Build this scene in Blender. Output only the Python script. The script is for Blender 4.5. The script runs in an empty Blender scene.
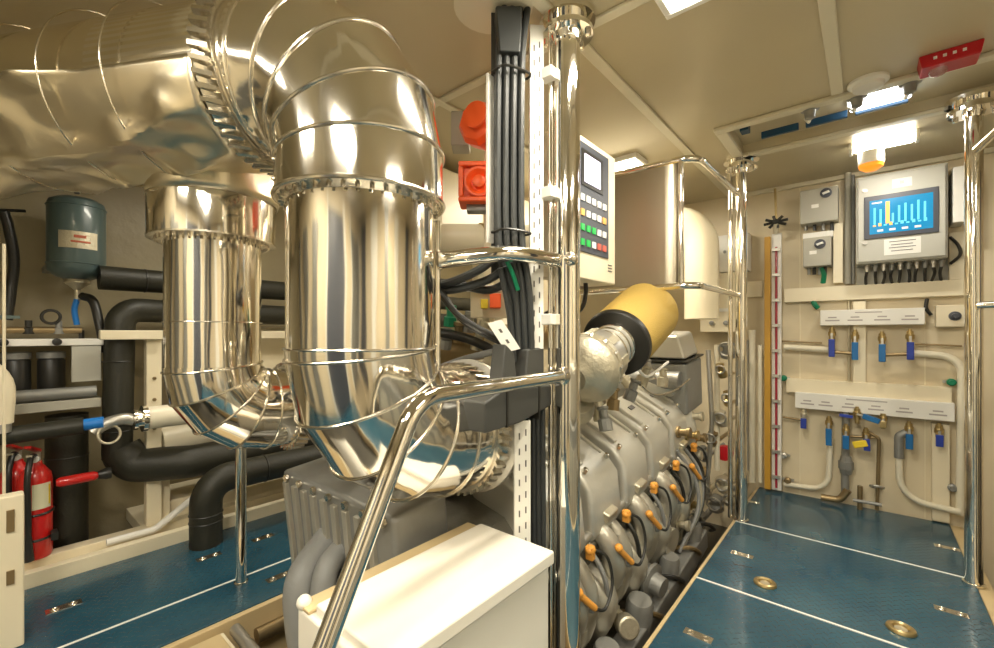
import bpy, bmesh, math, random
from mathutils import Vector as V, Matrix, noise, Quaternion
random.seed(7)
SC = bpy.context.scene; COL = SC.collection
# ------------------------------------------------------------------ measuring the place
F, CX, HY, CH = 437.0, 494.0, 334.0, 1.15
TH = math.radians(40.4); S_, C_ = math.sin(TH), math.cos(TH)
def atD(px, py, d):
    k = (px-CX)/F
    return V((-S_*d+C_*k*d, C_*d+S_*k*d, CH+(HY-py)*d/F))
def oX(px, py, X): return atD(px, py, X/(-S_+C_*(px-CX)/F))
def oY(px, py, Y): return atD(px, py, Y/(C_+S_*(px-CX)/F))
def oZ(px, py, z): return atD(px, py, (z-CH)*F/(HY-py))
# ------------------------------------------------------------------ materials
MATS = {}
def mat(name, col, rough=.5, metal=0., bump=None, var=None, emit=None, coat=0., aniso=None, trans=0.):
    m = bpy.data.materials.new(name); m.use_nodes = True
    nt = m.node_tree; b = nt.nodes['Principled BSDF']; N = nt.nodes.new; L = nt.links.new
    c4 = (col[0], col[1], col[2], 1)
    b.inputs['Base Color'].default_value = c4
    b.inputs['Roughness'].default_value = rough; b.inputs['Metallic'].default_value = metal
    b.inputs['Coat Weight'].default_value = coat
    b.inputs['Transmission Weight'].default_value = trans
    tc = N('ShaderNodeTexCoord')
    if var:   # (scale, amount, second colour)
        n = N('ShaderNodeTexNoise'); n.inputs['Scale'].default_value = var[0]; n.inputs['Detail'].default_value = 5
        L(tc.outputs['Object'], n.inputs['Vector'])
        r = N('ShaderNodeValToRGB'); r.color_ramp.elements[0].position = .4; r.color_ramp.elements[1].position = .7
        r.color_ramp.elements[0].color = c4; r.color_ramp.elements[1].color = (*var[2], 1)
        mx = N('ShaderNodeMix'); mx.data_type = 'RGBA'; mx.inputs[0].default_value = var[1]
        mx.inputs[6].default_value = c4; L(n.outputs['Fac'], r.inputs['Fac']); L(r.outputs['Color'], mx.inputs[7])
        L(mx.outputs[2], b.inputs['Base Color'])
    if bump:  # (scale, strength, (sx,sy,sz), detail)
        mp = N('ShaderNodeMapping'); mp.inputs['Scale'].default_value = bump[2]
        L(tc.outputs['Object'], mp.inputs['Vector'])
        n = N('ShaderNodeTexNoise'); n.inputs['Scale'].default_value = bump[0]; n.inputs['Detail'].default_value = bump[3]
        L(mp.outputs['Vector'], n.inputs['Vector'])
        bp = N('ShaderNodeBump'); bp.inputs['Strength'].default_value = bump[1]; bp.inputs['Distance'].default_value = .02
        L(n.outputs['Fac'], bp.inputs['Height']); L(bp.outputs['Normal'], b.inputs['Normal'])
    if emit:
        b.inputs['Emission Color'].default_value = (*emit[0], 1); b.inputs['Emission Strength'].default_value = emit[1]
    MATS[name] = m; return m
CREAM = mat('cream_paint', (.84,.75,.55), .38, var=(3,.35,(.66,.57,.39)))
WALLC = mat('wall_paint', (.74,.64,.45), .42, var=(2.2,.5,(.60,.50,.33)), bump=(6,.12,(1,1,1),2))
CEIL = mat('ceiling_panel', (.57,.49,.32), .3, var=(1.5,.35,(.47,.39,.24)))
TRIMC = mat('trim_paint', (.72,.66,.50), .35)
HULL = mat('hull_lining', (.33,.28,.17), .42, var=(4,.6,(.28,.23,.14)), bump=(5,.6,(1,1,1),4))
WHITE = mat('white_enamel', (.86,.84,.77), .3)
BOXW = mat('enclosure_paint', (.86,.81,.70), .28, var=(2,.3,(.8,.72,.56)))
CHROME = mat('polished_steel', (.90,.865,.79), .07, 1., bump=(9,.05,(1,1,.5),1))
FOIL = mat('polished_cladding', (.92,.88,.80), .10, 1., bump=(6.5,.42,(1,1,.16),2.))
FOIL2 = mat('polished_cladding_duct', (.86,.78,.62), .14, 1., bump=(2.5,.35,(.6,.6,1),2))
CRUMP = mat('crumpled_cladding', (.84,.75,.57), .30, 1., bump=(7,.12,(1,1,1),2))
BRUSH = mat('brushed_steel', (.46,.41,.31), .34, 1., bump=(60,.04,(1,1,.03),2))
SEAM = mat('seam_steel', (.75,.70,.60), .22, 1.)
GALV = mat('galvanised', (.55,.53,.48), .4, .85, bump=(40,.1,(1,1,1),3))
ENG = mat('engine_silver', (.53,.50,.42), .36, .55, bump=(70,.08,(1,1,1),3), var=(6,.4,(.42,.38,.29)))
ENGK = mat('engine_casting_dark', (.26,.245,.20), .42, .5, bump=(40,.2,(1,1,1),4), var=(7,.6,(.12,.11,.09)))
ENGC = mat('engine_cover_silver', (.64,.62,.55), .34, .45, bump=(90,.05,(1,1,1),2))
ENGD = mat('engine_grey', (.30,.30,.28), .45, .4, var=(8,.5,(.2,.19,.17)))
CAST = mat('cast_aluminium', (.60,.55,.42), .4, .7, bump=(50,.2,(1,1,1),4))
BLK = mat('black_rubber', (.02,.019,.016), .38)
INS = mat('black_insulation', (.022,.021,.013), .5, bump=(60,.1,(1,1,1),3))
CAB = mat('cable_grey', (.035,.038,.038), .42)
TRAY = mat('cable_cover_grey', (.052,.052,.047), .5)
REDP = mat('red_paint', (.62,.015,.012), .28, coat=.4)
RED2 = mat('dark_red_plastic', (.50,.008,.015), .35)
ORG = mat('orange_red_plastic', (.95,.12,.02), .38)
ORB = mat('orange_connector', (.75,.33,.05), .45)
BLU = mat('blue_handle', (.01,.14,.38), .4)
DBL = mat('dark_blue_handle', (.02,.05,.35), .4)
BTP = mat('blue_tape', (.01,.19,.62), .5)
YEL = mat('yellow_tag', (.85,.62,.03), .5)
GRN = mat('green_sleeve', (.0,.20,.09), .5)
TANK = mat('tank_bluegrey', (.075,.115,.115), .32, coat=.3)
FILT = mat('filter_media', (.56,.38,.09), .6, bump=(1,.0,(1,1,1),1))
BRASS = mat('brass', (.55,.42,.2), .3, .9)
BRONZE = mat('bronze_pipe', (.34,.25,.13), .4, .8)
PIPEW = mat('cream_pipe', (.80,.74,.58), .35)
LAB = mat('label_white', (.82,.80,.74), .5)
INK = mat('label_ink', (.12,.11,.10), .6)
INKR = mat('label_red_ink', (.5,.12,.06), .6)
KBD = mat('keypad_dark', (.06,.065,.08), .4)
STRT = mat('starter_box_grey', (.42,.40,.33), .45)
CABG = mat('cabinet_grey', (.47,.46,.40), .42, var=(3,.2,(.48,.46,.38)))
GAUG = mat('ochre_bar', (.50,.27,.03), .5)
WOOD = mat('tan_edge', (.60,.46,.25), .5)
GLASS = mat('gauge_red', (.35,.03,.05), .15, coat=.5)
PCB = mat('bluegreen_sleeve', (.02,.2,.25), .5)
LCD = mat('lcd_pale', (.6,.55,.7), .3, emit=((.80,.72,.95), .9))
SCR = mat('screen_blue', (.0,.15,.3), .25, emit=((.0,.22,.48), .5))
SCRL = mat('screen_light', (.1,.5,.6), .25, emit=((.12,.60,.85), .6))
SCRO = mat('screen_orange', (.8,.4,.1), .25, emit=((.9,.42,.12), .7))
KW = mat('key_white', (.8,.8,.78), .4)
KG = mat('key_green', (.02,.45,.08), .4)
KR = mat('key_red', (.6,.12,.08), .4)
KO = mat('key_orange', (.8,.42,.1), .4)
LIT = mat('lamp_tube', (1,.97,.88), .4, emit=((1,.95,.82), 14))
LIT2 = mat('lamp_tube_soft', (1,.97,.88), .4, emit=((.95,.97,1.), 7))
BEAC = mat('beacon_amber', (.8,.25,.02), .3, emit=((1,.30,.02), .8))
DARK = mat('bilge_dark', (.05,.045,.035), .6, var=(5,.6,(.10,.085,.05)))
RUBG = mat('grey_hose', (.24,.24,.23), .5, bump=(30,.15,(1,1,1),2))
# floor: blue tread plate
def floor_mat():
    m = bpy.data.materials.new('blue_tread_plate'); m.use_nodes = True; nt = m.node_tree; b = nt.nodes['Principled BSDF']; N = nt.nodes.new; L = nt.links.new
    tc = N('ShaderNodeTexCoord'); geo = N('ShaderNodeNewGeometry')
    n = N('ShaderNodeTexNoise'); n.inputs['Scale'].default_value = 3; n.inputs['Detail'].default_value = 6; L(geo.outputs['Position'], n.inputs['Vector'])
    r = N('ShaderNodeValToRGB'); r.color_ramp.elements[0].color = (.012,.060,.098,1); r.color_ramp.elements[1].color = (.028,.092,.13,1)
    r.color_ramp.elements[0].position = .35; r.color_ramp.elements[1].position = .7
    L(n.outputs['Fac'], r.inputs['Fac']); L(r.outputs['Color'], b.inputs['Base Color'])
    # tread: two crossed wave families
    mp = N('ShaderNodeMapping'); mp.inputs['Rotation'].default_value = (0,0,math.radians(45)); mp.inputs['Scale'].default_value = (36,36,36); L(geo.outputs['Position'], mp.inputs['Vector'])
    ch = N('ShaderNodeTexChecker'); ch.inputs['Scale'].default_value = 1; L(mp.outputs['Vector'], ch.inputs['Vector'])
    sx = N('ShaderNodeSeparateXYZ'); L(mp.outputs['Vector'], sx.inputs[0])
    def tri(o):
        a = N('ShaderNodeMath'); a.operation = 'FRACT'; L(o, a.inputs[0])
        s = N('ShaderNodeMath'); s.operation = 'SUBTRACT'; L(a.outputs[0], s.inputs[0]); s.inputs[1].default_value = .5
        q = N('ShaderNodeMath'); q.operation = 'ABSOLUTE'; L(s.outputs[0], q.inputs[0]); return q
    tx, ty = tri(sx.outputs[0]), tri(sx.outputs[1])
    def comb(a, b_):
        p = N('ShaderNodeMath'); p.operation = 'MULTIPLY'; L(a.outputs[0], p.inputs[0]); p.inputs[1].default_value = 3.2
        q = N('ShaderNodeMath'); q.operation = 'ADD'; L(p.outputs[0], q.inputs[0]); L(b_.outputs[0], q.inputs[1])
        k = N('ShaderNodeMapRange'); k.inputs[1].default_value = .35; k.inputs[2].default_value = .55; k.inputs[3].default_value = 1; k.inputs[4].default_value = 0; L(q.outputs[0], k.inputs[0]); return k
    k1, k2 = comb(tx, ty), comb(ty, tx)
    mx = N('ShaderNodeMix'); mx.data_type = 'FLOAT'; L(ch.outputs['Fac'], mx.inputs[0]); L(k1.outputs[0], mx.inputs[2]); L(k2.outputs[0], mx.inputs[3])
    bp = N('ShaderNodeBump'); bp.inputs['Strength'].default_value = .35; bp.inputs['Distance'].default_value = .003; L(mx.outputs[0], bp.inputs['Height'])
    L(bp.outputs['Normal'], b.inputs['Normal']); b.inputs['Roughness'].default_value = .26; b.inputs['Coat Weight'].default_value = .25; b.inputs['Coat Roughness'].default_value = .07
    return m
BLUEF = floor_mat()
# pleats of the air filter
def pleat(m):
    nt = m.node_tree; N = nt.nodes.new; L = nt.links.new; b = nt.nodes['Principled BSDF']
    tc = N('ShaderNodeTexCoord'); w = N('ShaderNodeTexVoronoi'); w.inputs['Scale'].default_value = 170; L(tc.outputs['Object'], w.inputs['Vector'])
    bp = N('ShaderNodeBump'); bp.inputs['Strength'].default_value = .5; bp.inputs['Distance'].default_value = .004; L(w.outputs['Distance'], bp.inputs['Height']); L(bp.outputs['Normal'], b.inputs['Normal'])
pleat(FILT)
# ------------------------------------------------------------------ mesh helpers
ORI = {}    # world origins, python side
def perp(a):
    a = a.normalized(); t = V((0,0,1)) if abs(a.z) < .9 else V((1,0,0))
    u = a.cross(t).normalized(); return u, a.cross(u).normalized()
def fillet(pts, r, n=6):
    pts = [V(p) for p in pts]; out = [pts[0]]
    for i in range(1, len(pts)-1):
        a, b, c = pts[i-1], pts[i], pts[i+1]; rr = r[i-1] if isinstance(r, (list, tuple)) else r
        u = (a-b); v = (c-b); lu, lv = u.length, v.length; u.normalize(); v.normalize()
        ang = u.angle(v)
        if ang > math.pi-.02 or rr <= 0: out.append(b); continue
        t = min(rr/math.tan(ang/2), lu*(.97 if i == 1 else .49), lv*(.97 if i == len(pts)-2 else .49)); R = t*math.tan(ang/2)
        cen = b+(u+v).normalized()*(R/math.sin(ang/2)); p0 = b+u*t; p1 = b+v*t
        e0 = p0-cen; e1 = p1-cen; tot = e0.angle(e1); ax = e0.cross(e1).normalized()
        for k in range(n+1): out.append(cen+Quaternion(ax, tot*k/n) @ e0)
    out.append(pts[-1]); return out
def spline(pts, n=6):
    pts = [V(p) for p in pts]; P = [pts[0]*2-pts[1]]+pts+[pts[-1]*2-pts[-2]]; out = []
    for i in range(1, len(P)-2):
        for k in range(n):
            t = k/n; a, b, c, d = P[i-1], P[i], P[i+1], P[i+2]
            out.append(.5*((2*b)+(c-a)*t+(2*a-5*b+4*c-d)*t*t+(3*b-a-3*c+d)*t**3))
    out.append(pts[-1]); return out
class MB:
    def __init__(s): s.bm = bmesh.new()
    def face(s, vs):
        try: s.bm.faces.new(vs)
        except ValueError: pass
    def box(s, x0, x1, y0, y1, z0, z1, taper=0.):
        t = taper; v = [s.bm.verts.new(p) for p in ((x0,y0,z0),(x1,y0,z0),(x1,y1,z0),(x0,y1,z0),(x0+t,y0+t,z1),(x1-t,y0+t,z1),(x1-t,y1-t,z1),(x0+t,y1-t,z1))]
        for f in ((3,2,1,0),(4,5,6,7),(0,1,5,4),(1,2,6,5),(2,3,7,6),(3,0,4,7)): s.face([v[i] for i in f])
        return s
    def obox(s, c, ax, ay, az):    # oriented box, half-axis vectors
        c, ax, ay, az = V(c), V(ax), V(ay), V(az)
        v = [s.bm.verts.new(c+ax*i+ay*j+az*k) for k in (-1,1) for j in (-1,1) for i in (-1,1)]
        for f in ((0,2,3,1),(4,5,7,6),(0,1,5,4),(1,3,7,5),(3,2,6,7),(2,0,4,6)): s.face([v[i] for i in f])
        return s
    def sweep(s, path, r, seg=14, caps=True, closed=False):
        path = [V(p) for p in path]; n = len(path); rs = r if isinstance(r, (list, tuple)) else [r]*n
        tn = []
        for i in range(n):
            a = path[i-1] if (i > 0 or closed) else path[i]; b = path[(i+1) % n] if (i < n-1 or closed) else path[i]
            if closed or (0 < i < n-1):
                t = ((path[i]-a).normalized()+(b-path[i]).normalized())
            else: t = b-a
            tn.append(t.normalized() if t.length > 1e-9 else V((0,0,1)))
        u, _ = perp(tn[0]); rings = []
        for i in range(n):
            u = (u-tn[i]*u.dot(tn[i])).normalized(); w = tn[i].cross(u)
            sc = 1.
            if 0 < i < n-1 and not closed:
                ca = (path[i]-path[i-1]).normalized().dot((path[i+1]-path[i]).normalized()); h = math.acos(max(-1, min(1, ca)))/2
                dirn = ((path[i+1]-path[i]).normalized()-(path[i]-path[i-1]).normalized())
                k = 1/max(.5, math.cos(h))-1
                dn = dirn.normalized() if dirn.length > 1e-6 else V((0,0,0))
            else: k = 0; dn = V((0,0,0))
            ring = []
            for j in range(seg):
                a = 2*math.pi*j/seg; o = (u*math.cos(a)+w*math.sin(a))*rs[i]
                o += dn*o.dot(dn)*k
                ring.append(s.bm.verts.new(path[i]+o))
            rings.append(ring)
        m = n if closed else n-1
        for i in range(m):
            a, b = rings[i], rings[(i+1) % n]
            for j in range(seg): s.face([a[j], a[(j+1) % seg], b[(j+1) % seg], b[j]])
        if caps and not closed: s.face(rings[0][::-1]); s.face(rings[-1])
        return s
    def cyl(s, a, b, r, seg=20, r2=None): return s.sweep([a, b], [r, r if r2 is None else r2], seg)
    def lathe(s, o, ax, prof, seg=28):   # prof: list of (t, r) along axis
        o = V(o); ax = V(ax).normalized(); u, w = perp(ax); rings = []
        for t, r in prof:
            rings.append([s.bm.verts.new(o+ax*t+(u*math.cos(2*math.pi*j/seg)+w*math.sin(2*math.pi*j/seg))*max(r,1e-4)) for j in range(seg)])
        for a, b in zip(rings, rings[1:]):
            for j in range(seg): s.face([a[j], a[(j+1) % seg], b[(j+1) % seg], b[j]])
        s.face(rings[0][::-1]); s.face(rings[-1]); return s
    def torus(s, o, ax, R, r, seg=40, m=8):
        u, w = perp(V(ax)); return s.sweep([V(o)+(u*math.cos(2*math.pi*j/seg)+w*math.sin(2*math.pi*j/seg))*R for j in range(seg)], r, m, closed=True)
    def ball(s, c, r, sc=(1,1,1), seg=16):
        c = V(c); 
        ret = bmesh.ops.create_uvsphere(s.bm, u_segments=seg, v_segments=seg//2+2, radius=r)
        for v in ret['verts']: v.co = c+V((v.co.x*sc[0], v.co.y*sc[1], v.co.z*sc[2]))
        return s
    def prism(s, poly, f0, f1):   # poly 2-D points; f0,f1 map (a,b) to 3-D at both ends
        A = [s.bm.verts.new(f0(*p)) for p in poly]; B = [s.bm.verts.new(f1(*p)) for p in poly]
        s.face(A[::-1]); s.face(B)
        for i in range(len(poly)): j = (i+1) % len(poly); s.face([A[i], A[j], B[j], B[i]])
        return s
    def build(s, name, m, parent=None, bevel=0., ang=35, flat=False, bseg=2, hub=False):
        bm = s.bm; bmesh.ops.recalc_face_normals(bm, faces=bm.faces[:])
        xs = [v.co for v in bm.verts]
        mn = V((min(c[i] for c in xs) for i in range(3))); mxx = V((max(c[i] for c in xs) for i in range(3)))
        o = V(((mn.x+mxx.x)/2, (mn.y+mxx.y)/2, mn.z))
        for v in bm.verts: v.co -= o
        me = bpy.data.meshes.new(name); bm.to_mesh(me); bm.free()
        if not flat:
            for p in me.polygons: p.use_smooth = True
            me.set_sharp_from_angle(angle=math.radians(ang))
        me.materials.append(m)
        ob = bpy.data.objects.new(name, me); COL.objects.link(ob); ORI[ob.name] = o
        if parent: ob.parent = parent; ob.location = o-ORI[parent.name]
        else: ob.location = o
        if bevel:
            b = ob.modifiers.new('bevel', 'BEVEL'); b.width = bevel; b.segments = bseg; b.limit_method = 'ANGLE'; b.angle_limit = math.radians(40); b.harden_normals = True
        return ob
def thing(name, label, cat, loc=(0,0,0), group=None):
    o = bpy.data.objects.new(name, None); COL.objects.link(o); o.location = loc; o.empty_display_size = .05
    ORI[o.name] = V(loc); return tag(o, label, cat, group)
def tag(o, label, cat, group=None):
    o['label'] = label; o['category'] = cat
    if group: o['group'] = group
    return o
def struct(o, label=None):
    o['kind'] = 'structure'
    if label: o['label'] = label; 
    return o
def copy_tree(o, parent=None):
    c = o.copy(); COL.objects.link(c); ORI[c.name] = ORI[o.name].copy()
    if parent: c.parent = parent
    for ch in [x for x in bpy.data.objects if x.parent == o]: copy_tree(ch, c)
    return c
def place(o, loc): o.location = loc; return o
def bx(*a): return MB().box(*a)
# ================================================================== SETTING
XW, YW, ZC = -3.6, 3.83, 2.235
struct(bx(XW-.08, 1.75, YW, YW+.08, -.45, 2.5).build('wall_far', WALLC))
struct(bx(XW-.08, XW, -1.5, YW, -.45, 2.5).build('wall_left', HULL))
struct(bx(1.67, 1.75, -1.5, YW, -.45, 2.5).build('wall_right', WALLC))
struct(bx(XW-.08, 1.75, -1.58, -1.5, -.45, 2.5).build('wall_back', WALLC))
struct(bx(XW, 1.67, -1.5, YW, -.45, -.38).build('floor', DARK))
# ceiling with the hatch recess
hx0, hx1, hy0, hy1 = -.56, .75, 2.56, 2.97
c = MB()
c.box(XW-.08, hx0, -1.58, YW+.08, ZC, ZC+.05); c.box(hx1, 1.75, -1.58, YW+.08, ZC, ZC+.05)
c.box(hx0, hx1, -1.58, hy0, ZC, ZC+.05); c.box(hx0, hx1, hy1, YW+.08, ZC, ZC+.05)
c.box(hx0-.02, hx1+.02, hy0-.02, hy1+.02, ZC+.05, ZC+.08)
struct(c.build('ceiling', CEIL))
def trim(*a, m=TRIMC): return struct(bx(*a).build('trim', m, bevel=.004))
for args in ((-.83,-.785,-1.45,YW,ZC-.012,ZC), (-1.53,-1.49,-1.45,YW,ZC-.012,ZC), (-.12,-.075,-1.45,2.49,ZC-.012,ZC),
             (XW,-1.53,1.36,1.40,ZC-.012,ZC), (-1.49,-.83,1.36,1.40,ZC-.012,ZC), (-.785,-.12,1.36,1.40,ZC-.012,ZC), (-2.6,-2.56,-1.45,1.36,ZC-.012,ZC)):
    trim(*args)
c = MB(); w = .055
c.box(hx0-w, hx1+w, hy0-w, hy0, ZC-.02, ZC); c.box(hx0-w, hx1+w, hy1, hy1+w, ZC-.02, ZC); c.box(hx0-w, hx0, hy0, hy1, ZC-.02, ZC); c.box(hx1, hx1+w, hy0, hy1, ZC-.02, ZC)
struct(c.build('trim', TRIMC, bevel=.006))
trim(-.75, 1.6, YW-.03, YW, ZC-.03, ZC)
struct(bx(-.75,.10,-1.5,-1.46,0,2.0).build('added_door_1', KBD, bevel=.01))  # unseen door, added as a dark shape for the polished pipes to mirror
struct(bx(.75,1.5,-1.5,-1.46,0,2.0).build('added_door_2', ENGD, bevel=.01))  # second unseen door, added to vary what the pipes reflect
for x in (-.83,.12,.67,1.52): trim(x,x+.07,-1.5,-1.44,0,2.1,m=WHITE)  # white uprights behind the camera, added as bright streaks in the reflections
for x in (-3.3,-2.5,-1.7): trim(x,x+.35,-1.5,-1.40,.1,1.9,m=ENGD)  # invented grey panels, out of view, giving the pipes darker reflections
for k in range(5): trim(1.60,1.67,-1.3+k*.95,-.95+k*.95,0,2.2,m=[KBD,WHITE,ENGD,WHITE,KBD][k])  # unseen dark and white wall frames, added for contrast in the reflections
# floor plates
def plate(x0, x1, y0, y1, latches=(), rings=(), parent=None, yl=False):
    f = struct(bx(x0, x1, y0, y1, -.03, 0).build('floor', BLUEF, bevel=.003))
    for px, py in latches:
        p = oZ(px, py, 0); q = MB()
        ax_, ay_ = (.022, .055) if yl else (.050, .020)
        q.box(p.x-ax_, p.x+ax_, p.y-ay_, p.y+ay_, 0, .003)
        for sx in (-.028, .028): q.torus((p.x+(0 if yl else sx), p.y+(sx if yl else 0), .004), (0,0,1), .012, .003, 14, 6)
        q.build('latch', SEAM, f)
    for px, py in rings:
        p = oZ(px, py, 0); q = MB(); q.torus((p.x, p.y, .003), (0,0,1), .035, .012, 24, 8)
        r = q.build('deck_ring', BRASS, f)
        MB().lathe((p.x, p.y, .0), (0,0,1), [(0,.02),(.006,.02),(.006,.012)], 16).build('key_plug', CAST, r)
    return f
xr0, xr1 = -.61, .385
plate(xr0, xr1, 3.015, 3.80, [(751,502),(947,548)])
plate(xr0, xr1, 2.20, 3.005, [(742,555),(951,612)], [(765,584)])
plate(xr0, xr1, .80, 2.19, [(698,636)], [(901,630)])
plate(xr0, xr1, -1.45, .79)
plate(-2.88, -2.255, -.6, 1.75, [(64,607),(209,557),(263,538)], yl=True)
plate(-2.88, -2.255, 1.76, 3.8)
plate(-2.245, -1.98, -.6, 1.35, [(279,577)], yl=True)
plate(-2.245, -1.98, 1.36, 3.8)
plate(-2.88, -.62, -1.45, -.61)
for args in ((-.628,-.612,-.6,3.8,-.30,-.004), (-1.978,-1.95,-.6,3.8,-.30,-.004), (.387,.44,-1.45,3.8,-.30,-.004)): trim(*args, m=WOOD)
for args in ((xr0,xr1,3.005,3.015,-.03,.0015),(xr0,xr1,2.19,2.20,-.03,.0015),(xr0,xr1,.79,.80,-.03,.0015),(-2.255,-2.245,-.6,3.8,-.03,.0015)): struct(bx(*args).build('trim', LAB))
trim(-2.935, -2.885, -1.45, 3.8, -.03, .065, m=CREAM)
trim(-3.10, -3.02, -1.45, 3.8, -.03, .075, m=CREAM)
trim(-3.59, -3.11, .60, 3.8, -.03, .04, m=CREAM)
trim(-3.018, -2.937, -1.45, 3.8, -.03, .03, m=CREAM)
# ================================================================== LIGHT FITTINGS
def area(loc, sx, sy, power, col=(1,.915,.745), rot=(0,0,0)):
    l = bpy.data.lights.new('light', 'AREA'); l.shape = 'RECTANGLE'; l.size = sx; l.size_y = sy; l.energy = power; l.color = col
    o = bpy.data.objects.new('light', l); COL.objects.link(o); o.location = loc; o.rotation_euler = rot; return o
def ceiling_light(x, y, sx, sy, label, power, z=ZC, m=LIT):
    t = thing('ceiling_light', label, 'light', (x, y, z-.03), 'fluorescent ceiling fittings' if 0 else None)
    c = MB(); w = .022
    c.box(x-sx-w, x+sx+w, y-sy-w, y-sy, z-.028, z); c.box(x-sx-w, x+sx+w, y+sy, y+sy+w, z-.028, z); c.box(x-sx-w, x-sx, y-sy, y+sy, z-.028, z); c.box(x+sx, x+sx+w, y-sy, y+sy, z-.028, z)
    c.build('frame', WHITE, t, bevel=.004)
    bx(x-sx, x+sx, y-sy, y+sy, z-.02, z-.005).build('diffuser', m, t)
    area((x, y, z-.035), sx*2, sy*2, power); return t
ceiling_light(-.44, 1.20, .05, .28, 'long white framed ceiling light above the walkway, cut by the top of the picture', 20)
ceiling_light(-1.34, 2.62, .28, .07, 'ceiling light over the engine, glowing above the stainless screen', 17)
ceiling_light(-.25, -.50, .36, .20, 'ceiling light behind the near walkway, seen in the polished pipes', 30)
ceiling_light(-2.45, .95, .07, .30, 'ceiling light over the port walkway beside the exhaust duct', 6)
ceiling_light(-2.45, 2.9, .07, .30, 'ceiling light over the far port walkway', 10)
ceiling_light(.95, .9, .07, .35, 'unseen ceiling light added over the starboard side', 16)  # lamp out of view, added to light and show in the pipes
ceiling_light(-1.35, -.9, .30, .07, 'unseen ceiling light added in the corner behind the white enclosure', 10)  # another added lamp, outside the view, for the pipes to reflect
# long bulkhead light beyond the hatch
t = thing('bulkhead_light', 'glowing white oblong light fitting on the ceiling above the wall cabinet', 'light', (.07, 3.235, ZC-.06))
[bx(x, x+.018, 3.205, 3.265, ZC-.06, ZC).build('end_cap', WHITE, t, bevel=.006) for x in (-.075, .20)]
MB().sweep([(-.06,3.235,ZC-.029),(-.04,3.235,ZC-.029),(.185,3.235,ZC-.029),(.205,3.235,ZC-.029)], [.018,.028,.028,.018], 16).build('diffuser', LIT, t)
area((.0725, 3.235, ZC-.059), .235, .03, 9, (1,.95,.85))
# hatch contents
t = thing('hatch_light', 'white light strip glowing inside the ceiling hatch recess', 'light', (.04, 2.70, ZC+.08))
bx(-.06, .16, 2.66, 2.785, ZC+.004, ZC+.03).build('diffuser', LIT2, t, bevel=.008)
bx(-.07, .17, 2.65, 2.788, ZC+.03, ZC+.05).build('base', WHITE, t)
BH = mat('blue_hatch_edge', (.005,.05,.11), .4)
for x0, x1 in ((-.44,-.27), (-.24,-.07), (-.04,.15)):
    o = bx(x0, x1, 2.79, 2.81, ZC-.006, ZC+.03).build('rail_strip', BH, bevel=.003)
    tag(o, {-.44:'blue strip in the ceiling hatch, farthest left of three in line', -.24:'middle blue strip of the three in the ceiling hatch', -.04:'blue strip in the ceiling hatch beside the glowing light'}[x0], 'strip', 'blue strips in the ceiling hatch')
tag(bx(-.52,-.48,2.66,2.72,ZC+.01,ZC+.05).build('rubber_pad', BH), 'small dark blue pad at the left end of the ceiling hatch', 'pad')
for i, (px, py) in enumerate(((810,114),(857,102),(910,88))):
    p = oZ(px, py, 2.20); t = thing('hatch_latch', ['dark knob latch on the ceiling hatch edge, farthest from the red alarm', 'dark knob latch on the ceiling hatch edge, next to the white detector', 'dark knob latch on the ceiling hatch edge, under the red alarm'][i], 'latch', p, 'hatch latches')
    MB().lathe(p+V((0,0,.03)), (0,0,-1), [(0,.038),(.012,.038),(.018,.024),(.05,.02),(.055,.012)], 18).build('knob', ENGD, t)
    MB().sweep(fillet([p+V((0,.01,0)), p+V((-.01,.07,-.01)), p+V((-.03,.14,.04))], .02, 3), .008, 8).build('arm', WHITE, t)
p = oZ(868, 81, ZC); t = thing('smoke_detector', 'round white smoke detector on the ceiling by the hatch', 'detector', (p.x, p.y, ZC-.04))
MB().lathe((p.x,p.y,ZC), (0,0,-1), [(0,.070),(.012,.070),(.018,.058)], 32).build('base', WHITE, t)
MB().lathe((p.x,p.y,ZC-.018), (0,0,-1), [(0,.056),(.014,.052),(.026,.03),(.030,.0)], 32).build('dome', LAB, t)
# red alarm
t = thing('alarm_light', 'red alarm box on the ceiling with a clear dome', 'alarm', (.23, 2.36, ZC-.05))
MB().prism([(-.088,0),(.088,0),(.078,-.05),(-.078,-.05)], lambda a,b: V((.245+a,2.38,ZC+b)), lambda a,b: V((.245+a,2.48,ZC+b))).build('body', RED2, t, bevel=.005)
MB().ball((.215,2.43,ZC-.056), .028, (1,1,.7)).build('dome', mat('clear_plastic', (.9,.88,.85), .08, trans=.8), t)
q = MB()
for k in range(4): q.box(.198+k*.026, .208+k*.026, 2.3765, 2.3805, ZC-.028, ZC-.018)
q.build('lettering', LAB, t)
# orange beacon
p = oY(871, 160, 3.25)
t = thing('beacon', 'white ceiling beacon with amber lens above the wall cabinet', 'beacon', (p.x, p.y, 2.07))
MB().cyl((p.x,p.y,ZC), (p.x,p.y,2.165), .02).build('stem', WHITE, t)
MB().lathe((p.x,p.y,2.175), (0,0,-1), [(0,.056),(.07,.058)], 28).build('housing', WHITE, t)
MB().lathe((p.x,p.y,2.105), (0,0,-1), [(0,.056),(.018,.052),(.034,.03),(.04,.005)], 28).build('lens', BEAC, t)
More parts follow.
